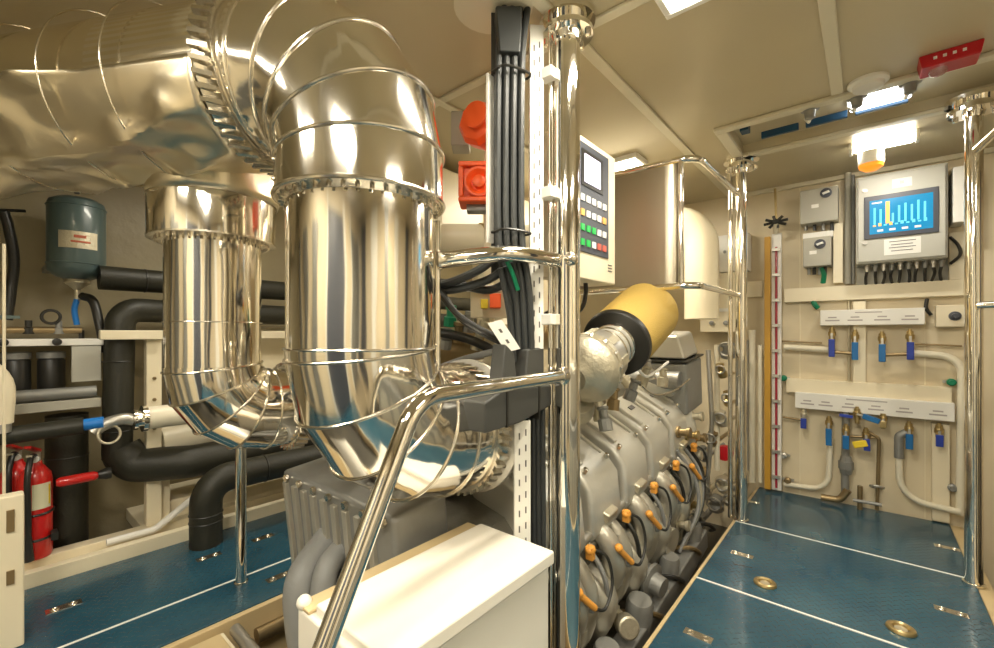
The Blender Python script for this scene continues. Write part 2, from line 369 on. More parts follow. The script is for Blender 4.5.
# ================================================================== PILLARS
def pillar(x, y, r, label, slim=None, zb=-.0, fr=.097):
    t = thing('steel_pillar', label, 'pillar', (x, y, zb))
    MB().cyl((x,y,zb), (x,y,ZC-.02), r, 32).build('pole', CHROME, t)
    c = MB(); c.lathe((x,y,ZC), (0,0,-1), [(0,fr),(.020,fr),(.020,fr*.7),(.05,fr*.7),(.05,fr*.92),(.066,fr*.92),(.066,r*1.25),(.09,r*1.1)], 36)
    c.build('top_flange', CHROME, t)
    c = MB()
    for k in range(6):
        a = k*math.pi/3+.3; c.lathe((x+math.cos(a)*fr*.75, y+math.sin(a)*fr*.75, ZC-.066), (0,0,-1), [(0,.011),(.012,.011),(.014,.006)], 6)
    c.build('bolt_ring', SEAM, t)
    MB().lathe((x,y,zb), (0,0,1), [(0,r*1.25),(.008,r*1.25),(.010,r*1.05)], 32).build('base_flange', SEAM, t)
    if slim:
        dx, dy, sr = slim; MB().cyl((x+dx,y+dy,zb), (x+dx,y+dy,ZC-.02), sr, 14).build('side_tube', CHROME, t)
    return t
NP = (-.781, 1.305)
pillar(*NP, .044, 'thick polished pillar in the foreground between white enclosure and control panel', slim=(-.05,-.025,.010), zb=-.2, fr=.095)
pillar(-.588, 3.05, .033, 'polished pillar at the far end of the engine beside the blue floor', slim=(-.06,.0,.014))
pillar(.378, 2.96, .031, 'polished pillar at the right edge of the blue walkway')
pillar(-2.20, .78, .023, 'slim polished post standing on the port blue floor', fr=.05)
# bits on the right pillar
t = thing('handrail', 'polished rail crossing the top of the right-hand pillar', 'handrail', (.45,2.9,1.9))
MB().sweep(fillet([(.38,2.90,1.98),(.45,2.72,2.03),(.45,2.0,2.03)], .05, 4), .016, 12).build('rail', CHROME, t)
MB().sweep(fillet([(.385,2.93,1.28),(.48,2.90,1.28),(.50,2.2,1.28)], .05, 4), .016, 12).build('rail', CHROME, t)
# guard rail in the foreground
t = thing('guard_rail', 'polished guard rail bending down in front of the white enclosure', 'handrail', (-.71,.6,0))
MB().sweep(fillet([(NP[0]+.01,NP[1]-.03,1.01),(-.725,.60,1.015),(-.71,.12,.08),(-.71,.09,-.004)], [.10,.03], 9), .0205, 20).build('rail', CHROME, t)
MB().lathe((NP[0]+.01,NP[1]-.045,1.01), (0,-1,0), [(0,.021),(0,.030),(.02,.026),(.022,.021)], 20).build('end_collar', SEAM, t)
t = thing('guard_rail', 'polished rail from the foreground pillar to the big exhaust pipe', 'handrail', (-.95,1.15,1.4))
pa = V((NP[0]-.02,NP[1]-.03,1.40)); pb = V((-1.005,.925,1.378))
MB().sweep(spline([pa, V((-.835,1.08,1.40)), V((-.915,.99,1.39)), pb], 6), .025, 18).build('rail', CHROME, t)
MB().cyl((-1.012,.918,1.00), (-1.012,.918,1.50), .010, 14).build('upright', CHROME, t)
MB().lathe(pb, (pb-pa), [(0,.026),(0,.031),(.012,.031),(.016,.012)], 18).build('end_cap', SEAM, t)
MB().ball((-.745,1.27,1.40), .024).build('end_knob', SEAM, t)
# ================================================================== EXHAUST PIPES
def mitre(path, k, R, r=.004):
    a = (path[k]-path[k-1]).normalized(); t = (a+(path[k+1]-path[k]).normalized()).normalized(); u, w = perp(a); P = []
    for j in range(64):
        o = (u*math.cos(2*math.pi*j/64)+w*math.sin(2*math.pi*j/64))*R; P.append(path[k]+o-a*(o.dot(t)/a.dot(t)))
    return MB().sweep(P, r, 8, closed=True)
def bead(o, ax, R, r=.005): return MB().torus(o, ax, R, r, 64, 8)
def band(o, ax, R, par, n=46, tw=.045, name='lacing_band', m=SEAM):   # ring of overlapping folded tabs
    u, w = perp(V(ax)); a_ = V(ax).normalized(); c = MB(); o = V(o)
    c.lathe(o-a_*tw, a_, [(0,R),(.004,R+.012),(tw*.8,R+.006),(tw*1.2,R+.006),(tw*2-.004,R+.012),(tw*2,R)], 64)
    for k in range(n):
        a = 2*math.pi*k/n; rd = u*math.cos(a)+w*math.sin(a); tg = a_.cross(rd)
        c.obox(o+rd*(R+.013), tg*.0055+a_*.0, a_*(tw*.92)+tg*.008, rd*.009+tg*.005)
    return c.build(name, m, par, ang=30)
def crumple(o, ax, up, R, L, a0, a1, na, nl, amp, name, m, par, seed=0):
    ax = V(ax).normalized(); u = (V(up)-ax*V(up).dot(ax)).normalized(); w = ax.cross(u); c = MB(); g = []
    for i in range(nl+1):
        row = []
        for j in range(na+1):
            a = a0+(a1-a0)*j/na; t = L*i/nl
            q = 2.2-4.2*abs(noise.noise(V((t*1.9+seed+a*.7, a*1.0, seed*.7))))-1.6*abs(noise.noise(V((t*3.6-a*1.3, a*.9+t*1.5, 5+seed))))+.2*noise.noise(V((t*9+seed, a*3, 3))); q = max(q, .05)*min(1, .15+t/.16, .25+j/(na*.12))
            jt = 0.
            row.append(c.bm.verts.new(V(o)+ax*(t+jt)+(u*math.cos(a)+w*math.sin(a))*(R+.012+amp*q)))
        g.append(row)
    for i in range(nl):
        for j in range(na):
            a, b, d, e = g[i][j], g[i][j+1], g[i+1][j+1], g[i+1][j]
            c.face([a,b,d,e])
    ob = c.build(name, m, par, ang=40)
    s = ob.modifiers.new('thick', 'SOLIDIFY'); s.thickness = .003
    return ob
AX, AY = -1.087, .7025
Dv = V((-.885, -.464, .02)).normalized()
tA = thing('exhaust_pipe', 'large polished exhaust pipe in the foreground, elbowed at top and bottom', 'exhaust pipe', (AX, AY, .8))
corner = V((AX, AY, 1.880))
# upper elbow (mitred gores)
path = fillet([(AX,AY,1.515), corner, corner+Dv*.7], .25, 4)
i_end = len(path)-1
MB().sweep(path, [.226]*len(path), 72, caps=False).build('upper_elbow', FOIL, tA, ang=12)
for k in range(1, len(path)-1):
    mitre(path, k, .2275, .0045).build('seam_bead', SEAM, tA)
bead((AX,AY,1.517), (0,0,1), .228, .006).build('seam_bead', SEAM, tA)
c = MB()
for k in range(40):
    a = 2*math.pi*k/40; c.obox((AX+.213*math.cos(a), AY+.213*math.sin(a), 1.507), (.004,0,0), (0,.004,0), (0,0,.010))
c.lathe((AX,AY,1.50), (0,0,1), [(0,.200),(.010,.212),(.018,.225)], 64)
c.build('collar_teeth', SEAM, tA)
pe = path[-2]; fl = pe+Dv*.06
band(fl, Dv, .227, tA, n=50, tw=.032)
duct_len = 2.55
dpath = [fl+Dv*.02, fl+Dv*duct_len]
MB().sweep([dpath[0], fl+Dv*.5, fl+Dv*1.0, fl+Dv*1.6, dpath[1]], .226, 72, caps=False).build('horizontal_duct', FOIL2, tA)
crumple(fl+Dv*.04, Dv, (0,0,1), .217, 1.75, math.radians(150), math.radians(262), 40, 80, .021, 'crumpled_wrap', CRUMP, tA, 2.)
for q in (.33, .55, .86, 1.3): bead(fl+Dv*q, Dv+V((.05,-.1,.0)), .252, .0025).build('wire_hoop', SEAM, tA)
# rivet lap along the elbow
c = MB()
c.bm.free()
for zz in (1.55,1.60): MB().ball((AX+.226*math.cos(-1.9), AY+.226*math.sin(-1.9), zz), .006).build('rivet', SEAM, tA)
# vertical section
MB().sweep([(AX,AY,1.51),(AX,AY,1.30),(AX,AY,1.11)], .199, 72, caps=False).build('vertical_section', FOIL, tA, ang=12)
le = fillet([(AX,AY,1.11),(AX,AY,.825),(AX,1.06,.825)], .272, 4)
MB().sweep(le, [.203]+[.201]*(len(le)-1), 72, caps=False).build('lower_elbow', FOIL, tA, ang=12)
for k in range(len(le)-1):
    if k == 0: bead(le[0], (0,0,1), .2035, .0035).build('seam_bead', SEAM, tA); continue
    mitre(le, k, .2025, .004).build('seam_bead', SEAM, tA)
band((AX,1.075,.825), (0,1,0), .203, tA, n=44, tw=.030)
MB().lathe((AX,1.105,.825), (0,1,0), [(0,.20),(.02,.235),(.035,.235),(.04,.17),(.10,.15),(.25,.13)], 48).build('outlet_flange', GALV, tA)
# second pipe
BX, BY = -1.756, .537
tB = thing('exhaust_pipe', 'smaller polished exhaust pipe hanging behind and left of the big one', 'exhaust pipe', (BX, BY, .7))
MB().sweep([(BX,BY,1.475),(BX,BY,1.60),(BX-.015,BY+.02,1.72)], [.192,.193,.193], 64).build('upper_collar', FOIL, tB, ang=12)
c = MB(); c.lathe((BX,BY,1.468), (0,0,1), [(0,.150),(.004,.194),(.010,.194)], 64)
for k in range(44):
    a = 2*math.pi*k/44; c.obox((BX+.168*math.cos(a), BY+.168*math.sin(a), 1.468), (.004,0,0), (0,.004,0), (0,0,.007))
c.build('collar_teeth', SEAM, tB)
crumple((BX,BY,1.61), (0,0,1), (0,-1,0), .184, .12, -math.pi, math.pi, 40, 5, .02, 'crumpled_top', CRUMP, tB, 5.)
MB().sweep([(BX,BY,1.475),(BX,BY,1.3),(BX,BY,1.19),(BX,BY,1.04)], .147, 64, caps=False).build('vertical_section', FOIL, tB)
bead((BX,BY,1.19), (0,0,1), .1485, .002).build('seam_bead', SEAM, tB)
lb = fillet([(BX,BY,1.04),(BX,BY,.865),(BX,.86,.865)], .17, 4)
MB().sweep(lb, .149, 64, caps=False).build('lower_elbow', FOIL, tB, ang=12)
for k in range(1, len(lb)-1):
    mitre(lb, k, .150, .0035).build('seam_bead', SEAM, tB)
band((BX,.80,.865), (0,1,0), .150, tB, n=36, tw=.026)
MB().sweep([(BX,.83,.865),(BX,1.15,.865),(BX+.1,1.35,.88)], [.142,.142,.12], 40).build('outlet_section', CRUMP, tB)
# ================================================================== WHITE ENCLOSURE
t = thing('equipment_enclosure', 'white metal enclosure box behind the bent rail in the foreground', 'enclosure', (-.87,.8,0))
bx(-1.055,-.72,.50,1.10,-.25,.485).build('body', BOXW, t, bevel=.008, bseg=3)
bx(-.995,-.70,.515,1.10,.470,.510).build('lid', BOXW, t, bevel=.007, bseg=3)
bx(-1.055,-1.0,.50,1.10,.486,.496).build('edge_strip', WOOD, t, bevel=.003)
MB().ball((-1.04,.51,.498), .018).build('corner_cap', BOXW, t)
# ================================================================== CABLE TRUNKS NEAR THE PILLAR
def strut(name, label, x, y, z0, z1, w=.022, d=.010):
    t = thing(name, label, 'strut', (x,y,z0))
    # face the walkway side: normal between +X and -Y
    n_ = V((.72,-.69,0)); tg = V((.69,.72,0)); c = MB()
    c.obox(V((x,y,(z0+z1)/2)), tg*w, n_*.0015, V((0,0,(z1-z0)/2)))
    for sg in (-1,1): c.obox(V((x,y,(z0+z1)/2))+tg*w*sg-n_*d, tg*.0015, n_*d, V((0,0,(z1-z0)/2)))
    c.build('channel', WHITE, t)
    c = MB(); k = 0; z = z0+.02
    while z < z1-.03:
        for sg in (-1,1): c.obox(V((x,y,z+(.012 if sg > 0 else 0)))+tg*w*.42*sg+n_*.0018, tg*.0022, n_*.0008, V((0,0,.0105)))
        z += .050
    c.build('slot_rows', INK, t); return t
strut('slotted_strut', 'white slotted strut running from the ceiling beside the cable bundle', -.852, 1.225, 1.10, 2.20)
strut('slotted_strut', 'white slotted strut rising behind the white enclosure', -.845, 1.135, -.05, .87, .025)
t = thing('strut_bracket', 'pale brackets holding the slotted strut to the foreground pillar', 'bracket', (-.82,1.26,1.3))
for z in (2.035, 1.63, 1.20): bx(-.85,-.80,1.235,1.275,z-.018,z+.018).build('bracket', WHITE, t, bevel=.003)
t = thing('slotted_strut', 'short tilted slotted plate sticking out of the grey cable cover', 'strut', oX(505,340,-.86))
pc = oX(504,336,-.865); dn = V((.03,.045,-.08)).normalized(); tg = V((.69,.72,.25)).normalized(); nn = dn.cross(tg).normalized()
MB().obox(pc, tg*.023, dn*.055, nn*.002).build('plate', WHITE, t)
q = MB()
for s_ in (-.02,.02): q.obox(pc+dn*s_, tg*.004, dn*.007, nn*.003)
q.build('slot_rows', INK, t)
# cables
def cables(name, label, paths, r, m, cat='cables', grp=None):
    t = thing(name, label, cat, V(paths[0][-1]))
    for p in paths: MB().sweep(spline(p, 5), r, 10).build('cable', m, t)
    return t
ps = []
for k in range(8):
    a = k*.0125-.044; bq = (k % 2)*.016
    ps.append([V((-.885+a*.7+.006, 1.13+a*.75+.02-bq, 2.22)), V((-.885+a*.7, 1.13+a*.75-bq, 2.05)), V((-.89+a*.7, 1.13+a*.75-bq, 1.7)), V((-.885+a*.7, 1.13+a*.75-bq, 1.45)), V((-.875+a*.7, 1.16+a*.6-bq, 1.3)), V((-.875+a*.6, 1.18+a*.6-bq, 1.1))])
tcb = cables('cable_bundle', 'thick bundle of dark grey cables dropping from the ceiling', ps, .0115, CAB)
MB().obox((-.915,1.14,1.78),V((.69,.72,0))*.052,V((.72,-.69,0))*.003,(0,0,.44)).build('tray_back', TRAY, tcb)
q = MB()
for z in (2.0, 1.48): q.sweep(spline([V((-.925,1.075,z)), V((-.87,1.08,z+.004)), V((-.835,1.165,z)), V((-.885,1.17,z)), V((-.925,1.075,z))], 4), .004, 6)
q.build('cable_tie', BLK, tcb)
bx(-.945,-.937,1.07,1.10,1.45,2.0).build('tray_edge', WHITE, tcb)
MB().lathe((-.93,1.09,ZC), (0,0,-1), [(0,.13),(.014,.13),(.016,.10)], 28).build('ceiling_gland', TRIMC, tcb)
# collar sleeve where the cables gather
MB().sweep([(-.90,1.125,2.20),(-.895,1.125,2.13),(-.89,1.12,2.05)], [.060,.056,.048], 4).build('sleeve', CAB, tcb, bevel=.006)
cables('cable_loop', 'dark cables sweeping left under the upper rail towards the big pipe', [[oX(514,232,-.90), oX(490,262,-.93), oX(462,278,-1.0), oX(436,286,-1.1), oX(405,290,-1.3)], [oX(518,240,-.90), oX(500,272,-.92), oX(470,286,-1.0), oX(438,292,-1.1), oX(405,300,-1.3)], [oX(522,244,-.90), oX(512,275,-.9), oX(490,290,-.98), oX(455,284,-1.05), oX(405,280,-1.3)]], .014, CAB)
cables('cable_loop', 'black cable hanging in a loop beneath the upper rail', [[oX(436,288,-1.08), oX(455,312,-1.0), oX(478,328,-.95), oX(505,340,-.9)], [oX(440,290,-1.08), oX(460,318,-1.0), oX(482,333,-.95), oX(508,346,-.9)]], .010, BLK)
cables('earth_cable', 'bright green earth cable crossing the grey bundle below the rail', [[oX(505,258,-.86), oX(512,272,-.86), oX(518,290,-.86)]], .007, GRN)
cables('cable_bundle', 'dark cables running down behind the slotted strut to the engine', [[V((-.885+.012*k, 1.19+.012*k, .90)), V((-.885+.012*k, 1.195+.012*k, .5)), V((-.88+.012*k, 1.19+.012*k, -.1))] for k in range(5)], .0095, CAB)
cables('cable_loop', 'grey cables fanning down into the grey cable cover', [[oX(512,262,-.87), oX(520,290,-.87), oX(526,320,-.87), oX(532,356,-.87)], [oX(506,266,-.88), oX(514,295,-.88), oX(520,330,-.88), oX(524,360,-.88)], [oX(500,268,-.89), oX(507,300,-.89), oX(512,335,-.89), oX(514,362,-.89)]], .010, CAB)
t = thing('cable_cover', 'dark grey wrapped cable cover beside the foreground pillar', 'cable cover', (-.86,1.1,.87))
MB().prism([(.93,.865),(.93,.955),(1.02,.985),(1.29,.975),(1.29,.905),(1.1,.87)], lambda a,b: V((-.915,a,b)), lambda a,b: V((-.825,a,b))).build('horizontal_cover', TRAY, t, bevel=.008)
MB().prism([(1.14,.97),(1.255,.975),(1.255,1.105),(1.16,1.10)], lambda a,b: V((-.90,a,b)), lambda a,b: V((-.84,a,b))).build('riser_cover', TRAY, t, bevel=.008)
MB().prism([(1.03,.97),(1.12,.97),(1.10,1.09),(1.055,1.12)], lambda a,b: V((-.905,a,b)), lambda a,b: V((-.85,a,b))).build('side_cover', TRAY, t, bevel=.006)
q = MB()
for yy in (1.03,1.20): q.box(-.918,-.822,yy-.004,yy+.004,.868,.99)
q.build('strap', BLK, t)
# ================================================================== CONTROL PANEL by pillar
t = thing('control_panel', 'cream wall-mounted engine control panel with keypad and pale screen beside the foreground pillar', 'control panel', (-.86,1.55,1.35))
bx(-.93,-.80,1.33,1.725,1.355,1.885).build('housing', CREAM, t, bevel=.006)
pn = bx(-.802,-.796,1.35,1.655,1.455,1.862).build('keypad', KBD, t, bevel=.002)
bx(-.797,-.7935,1.43,1.60,1.70,1.835).build('bezel', BLK, pn)
bx(-.795,-.7915,1.45,1.575,1.715,1.82).build('display', LCD, pn)
rows = [(1.655,[KW]*5), (1.60,[KO,KW,KW,KW,KO]), (1.545,[KG,KG,KG,KW,KW]), (1.49,[KG,KG,KW,KR,KR])]
for z, ms in rows:
    for k, m in enumerate(ms): bx(-.797,-.792,1.425+k*.044,1.425+k*.044+.025,z-.012,z+.012).build('key', m, pn)
q = MB()
for k in range(3): q.box(-.801,-.7985,1.655,1.69,1.405+k*.012,1.409+k*.012)
q.build('marking', INK, t)
for yy in (1.40,1.47,1.58):
    MB().sweep(spline([(-.86,yy,1.36),(-.86,yy,1.31),(-.87,yy-.02,1.25),(-.90,yy-.12,1.20)],5), .009, 8).build('cable', BLK, t)
bx(-.99,-.93,1.40,1.68,1.5,1.54).build('mounting_bar', GALV, t)
# ================================================================== SIRENS
t = thing('alarm_horn', 'square orange-red alarm horn below the other alarm, left of the cable bundle', 'alarm', atD(480,182,1.75))
r_ = V((C_,S_,0)); f_ = V((-S_,C_,0)); c0 = atD(479,183,1.72)
hw = .080
c = MB(); c.obox(c0+f_*.05, r_*hw, f_*.05, V((0,0,.078)))
for (a,b,cx_,cz_) in ((hw,.010,0,.069),(hw,.010,0,-.069),(.010,.06,.070,0),(.010,.06,-.070,0)):
    c.obox(c0-f_*.012+r_*cx_+V((0,0,cz_)), r_*a, f_*.014, V((0,0,b)))
c.build('housing', ORG, t, bevel=.006)
MB().lathe(c0, -f_, [(0,.045),(.02,.058),(.024,.058),(.024,.050),(.004,.03),(.004,.026),(.028,.024),(.032,.012)], 30).build('horn', ORG, t)
MB().obox(c0+f_*.05-V((0,0,.09)), r_*.05, f_*.03, V((0,0,.012))).build('mounting_foot', ENGD, t)
t = thing('alarm_horn', 'octagonal orange-red alarm sounder above the square horn', 'alarm', atD(486,120,1.75))
c1 = atD(488,119,1.72)
MB().lathe(c1+f_*.10, -f_-r_*.5+V((0,0,-.1)), [(0,.075),(.02,.088),(.09,.088),(.115,.072),(.12,.055)], 8).build('housing', ORG, t, ang=20, bevel=.006)
MB().lathe(c1-f_*.03-r_*.045, -f_-r_*.5, [(0,.05),(.012,.05),(.014,.03)], 20).build('horn', ORG, t)
MB().obox(c1+r_*.03+f_*.02-V((0,0,.088)), r_*.035, f_*.03, V((0,0,.012))).build('mounting_foot', ENGD, t)
t = thing('alarm_post', 'cream post behind the orange alarms carrying their boxes', 'post', atD(500,200,1.9))
pq = atD(492,200,1.90); bx(pq.x-.03,pq.x+.03,pq.y-.02,pq.y+.04,.9,ZC).build('post', CREAM, t, bevel=.004)
MB().obox(atD(461,133,1.95), r_*.04, f_*.05, V((0,0,.075))).build('junction_box', STRT, t, bevel=.005)
# ================================================================== STAINLESS SCREEN + RAILS
t = thing('guard_rail', 'polished two-bar rail framing the stainless screen by the far pillar', 'handrail', (-.62,2.7,1.4))
for z in (2.017, 1.39):
    MB().sweep(fillet([(-.605,3.02,z),(-.625,2.26,z),(-1.30,2.23,z)], .09, 8), .0175, 14).build('rail', CHROME, t)
q = MB(); q.cyl((-.70,2.255,1.39),(-.70,2.255,2.017),.012,12); q.build('upright', CHROME, t)
t = thing('steel_screen', 'brushed stainless screen panel hanging behind the control panel', 'screen', (-.95,2.25,1.39))
MB().sweep([(0,0,0),(0,0,.001)], .001, 3).bm.free()
c = MB(); prof = [(-1.30,2.243),(-.78,2.243),(-.735,2.246),(-.715,2.262),(-.71,2.30)]
pts = prof+[(x+.004,y+.006) for x,y in prof[::-1]]
c.prism(pts, lambda a,b: V((a,b,1.40)), lambda a,b: V((a,b,2.01))).build('sheet', BRUSH, t, ang=50)
# ================================================================== BACKGROUND MACHINERY (between engine and far wall)
t = thing('air_duct', 'fat cream insulated duct curving down behind the stainless screen', 'duct', (-.95,3.0,1.3))
MB().sweep(fillet([(-1.9,2.95,1.98),(-.83,3.10,1.90),(-.83,3.10,1.25)], .19, 8), .105, 28).build('duct', CREAM, t)
t = thing('air_duct', 'cream ventilation box duct high over the far engine side', 'duct', (-2.1,2.8,1.7))
bx(-2.35,-1.95,1.80,3.80,1.78,2.16).build('duct', CREAM, t, bevel=.01)
q = MB()
for yy in (2.2,2.9,3.5): q.box(-2.36,-1.94,yy-.015,yy+.015,1.77,2.17)
q.build('flange', TRIMC, t)
t = thing('expansion_pipe', 'cream pipe with clamp band seen between the big pipe and the cables', 'pipe', atD(448,238,2.3))
a_ = atD(420,238,2.3); b_ = atD(540,238,2.6)
MB().cyl(a_, b_, .075, 28).build('pipe', PIPEW, t); MB().cyl(a_.lerp(b_,.47), a_.lerp(b_,.52), .082, 28).build('clamp', BRASS, t)
tag(bx(-2.0,-1.86,2.20,2.36,.9,1.85).build('duct', PIPEW, bevel=.01), 'narrow cream upright trunk behind the orange horn', 'trunk')
def cabinet(x0,x1,y0,y1,z0,z1,label,m=CREAM,door='x'):
    t = thing('wall_cabinet', label, 'cabinet', ((x0+x1)/2,(y0+y1)/2,z0))
    bx(x0,x1,y0,y1,z0,z1).build('body', m, t, bevel=.006)
    if door == 'x':
        d_ = bx(x1,x1+.012,y0+.02,y1-.02,z0+.02,z1-.02).build('door', m, t, bevel=.004); bx(x1+.012,x1+.03,y0+.05,y0+.065,(z0+z1)/2-.05,(z0+z1)/2+.05).build('handle', ENGD, d_)
    return t
cabinet(-3.58,-3.35,1.05,1.85,.55,1.20,'cream cabinet on the hull side glimpsed between the two exhaust pipes')
cabinet(-3.58,-3.35,2.0,3.0,.2,1.75,'tall cream cabinet against the hull beyond the engine')
cabinet(-3.3,-2.6,3.60,3.82,.0,1.9,'cream cabinet on the far wall at the port corner', door='n')
# relay box with red and yellow blocks
pr = atD(489,301,1.72); t = thing('relay_box', 'open cream relay box with red and yellow blocks below the upper rail', 'electrical box', pr)
MB().obox(pr+f_*.06, r_*.075, f_*.02, V((0,0,.065))).build('back_box', CREAM, t, bevel=.004)
MB().obox(pr+f_*.01+r_*.025, r_*.022, f_*.03, V((0,0,.028))).build('red_block', ORG, t, bevel=.003)
MB().obox(pr-r_*.018-V((0,0,.012)), r_*.014, f_*.025, V((0,0,.018))).build('yellow_block', YEL, t, bevel=.003)
MB().obox(pr+f_*.01-r_*.02+V((0,0,.05)), r_*.07, f_*.02, V((0,0,.012))).build('terminal_strip', LAB, t, bevel=.003)
# ================================================================== ENGINE
PV = V((-1.3, 1.2, -.2)); EC = -1.3
tE = thing('marine_engine', 'silver V marine diesel engine running away beside the blue walkway', 'engine', PV)
tE.rotation_euler = (math.radians(6.1), 0, 0)
def mir(x, sd): return EC+(x-EC)*sd
c = MB()
prof = [(-1.62,-.21),(-1.76,.10),(-1.74,.30),(-1.58,.46),(-1.42,.50),(-1.18,.50),(-1.02,.46),(-.90,.32),(-.885,.10),(-.98,-.21)]
c.prism(prof, lambda a,b: V((a,1.12,b)), lambda a,b: V((a,2.92,b))).build('crankcase', ENGK, tE, bevel=.02)
YC = [1.33+.325*k for k in range(5)]
covprof = [(-1.20,.50),(-1.17,.60),(-1.085,.655),(-.890,.545),(-.838,.475),(-.828,.29),(-.86,.235),(-1.05,.34)]
for sd in (1,-1):
    for y0 in YC:
        c = MB(); a = y0; b = y0+.268
        pr_ = [(mir(x,sd), z) for x, z in covprof]
        c.prism(pr_, lambda p,q,a=a: V((p,a,q)), lambda p,q,b=b: V((p,b,q)))
        o = c.build('cylinder_head_cover', ENGC, tE, bevel=.028, bseg=4)
        if sd == 1:
            # raised spine with bolts and dark maker plate
            n_ = V((.52,0,.854)); dwn = V((.854,0,-.52))
            MB().obox(V((-.985,y0+.045,.605)), dwn*.098, V((0,.015,0)), n_*.013).build('ridge', ENGC, o, bevel=.007)
            MB().obox(V((-.985,y0+.225,.603)), dwn*.098, V((0,.009,0)), n_*.009).build('ridge', ENGC, o, bevel=.005)
            q = MB(); q.obox(V((-1.00,y0+.150,.6105)), dwn*.012, V((0,.026,0)), n_*.003); q.build('badge', INK, o)
            q = MB()
            for yy in (y0+.03, y0+.225):
                q.lathe(V((-.88,yy,.535)), n_, [(0,.012),(.02,.012),(.022,.007)], 6)
            q.build('bolt_row', SEAM, o)
        # flange gap below
        MB().prism([(mir(x,sd),z) for x,z in [(-1.17,.46),(-.90,.28),(-.85,.23),(-.87,.18),(-1.15,.36)]], lambda p,q,a=a: V((p,a+.01,q)), lambda p,q,b=b: V((p,b-.01,q))).build('cylinder_head', ENG, tE, bevel=.01)
for i, y0 in enumerate(YC):
    yc = y0+.10
    # lower side port casting: rounded U with fins
    c = MB(); c.sweep(spline([(-.90,yc-.03,.30),(-.825,yc-.02,.25),(-.80,yc,.15),(-.83,yc+.02,.04),(-.90,yc+.03,-.03)],5), [.030+.018*math.sin(math.pi*k/20) for k in range(21)], 16)
    c.sweep(spline([(-.90,yc+.10,.28),(-.835,yc+.11,.20),(-.815,yc+.12,.08),(-.86,yc+.13,-.08),(-.93,yc+.13,-.20)],5), [.024+.018*math.sin(math.pi*k/20) for k in range(21)], 16)
    for zz,yy in ((.22,.02),(.10,.03),(.0,.05)): c.obox((-.845,yc+yy,zz),(.035,0,.01),(0,.05,-.02),(0,.004,.010))
    c.build('port_casting', ENG, tE)
    # crankcase door with ribs
    c = MB(); c.sweep(spline([(-.92,yc-.06,.10),(-.845,yc-.06,-.0),(-.90,yc-.05,-.19)],6), [.03+.045*math.sin(math.pi*(.15+.7*k/12)) for k in range(13)], 16)
    c.build('crankcase_rib', ENG, tE)
    c = MB(); c.cyl((-.755,yc-.045,.235),(-.735,yc+.025,.150),.012,12); c.ball((-.755,yc-.045,.24),.017)
    c.build('coil_connector', ORB, tE)
    c = MB(); c.ball((-.785,yc+.105,.31), .020, (1,1.2,.9), 10); c.box(-.80,-.77,yc+.09,yc+.115,.275,.325)
    c.build('coil_connector', ORB, tE, bevel=.003)
    MB().sweep(spline([(-.785,yc+.105,.315),(-.745,yc+.155,.27),(-.725,yc+.15,.18),(-.725,yc+.09,.115),(-.735,yc+.03,.140)],6), .006, 8).build('ignition_lead', BLK, tE)
    MB().lathe((-.765,yc+.035,.135),(1,0,.2),[(0,.018),(.02,.018),(.024,.01)],12).build('sensor', ENGD, tE)
    MB().obox((-.84,yc+.03,.335),(.03,0,-.012),(0,.045,0),(.008,0,.02)).build('injector_block', CAST, tE, bevel=.008)
# rail pipes along the engine side
q = MB(); q.sweep([(-.86,1.15,.285),(-.86,2.95,.285)], .018, 12); q.sweep([(-.90,1.15,-.16),(-.90,2.95,-.16)], .028, 14); q.build('fuel_rail', GALV, tE)
# V valley: intake plenum + small pipes
c = MB(); c.sweep([(EC,1.25,.60),(EC,2.9,.60)], .10, 24); c.build('intake_plenum', ENG, tE)
for k in range(5):
    y = YC[k]+.1
    MB().sweep(spline([(EC+.05,y,.68),(EC+.13,y,.72),(-1.10,y+.02,.62)],5), .035, 14).build('intake_branch', CAST, tE)
# turbocharger
p0, p1, p2 = atD(589,366,1.80), atD(616,343,1.99), atD(652,307,2.42)
def loc_e(p):  # world point -> untilted engine coordinates
    v = V(p)-PV; return PV+Matrix.Rotation(math.radians(-6.1),3,'X') @ v
p0, p1, p2 = loc_e(p0), loc_e(p1), loc_e(p2); ax = (p1-p0).normalized(); ax2 = (p2-p1).normalized()
tu = MB().lathe(p0-ax*.11, ax, [(-.02,.025),(-.018,.05),(-.0,.07),(.005,.08),(.02,.105),(.04,.132),(.075,.146),(.105,.138),(.115,.124),(.12,.136),(.14,.136),(.145,.11),(.19,.095)], 44).build('turbocharger', CAST, tE)
q = MB()
u, w = perp(ax)
for k in range(14):
    a = 2*math.pi*k/14; q.lathe(p0+ax*.012+(u*math.cos(a)+w*math.sin(a))*.136, -ax, [(0,.009),(.02,.010),(.022,.005)], 6)
q.build('bolt_row', SEAM, tu)
q = MB()
q.lathe(p0+ax*.04, ax, [(0,.118),(.03,.124),(.07,.122),(.085,.11),(.10,.10)], 40); q.build('clamp_ring', GALV, tu)
for k in range(8):
    a = 2*math.pi*k/8; MB().obox(p0+ax*.075+(u*math.cos(a)+w*math.sin(a))*.124, (u*-math.sin(a)+w*math.cos(a))*.018, ax*.03, (u*math.cos(a)+w*math.sin(a))*.005).build('clamp_segment', LAB if k == 99 else CAST, tu, bevel=.002)
q = MB(); q.sweep(spline([p0+ax*.08, p0.lerp(p1,.6), p1], 6), [.095]*13, 36); q.build('intake_neck', ENGC, tu)
q = MB()
for s_ in (.45,.6,.75,.9): q.torus(p0.lerp(p1,s_), ax,   .096, .005, 40, 8)
q.build('hose_clamp', SEAM, tu)
q = MB(); pv = p0+V((-.1,.0,-.12))
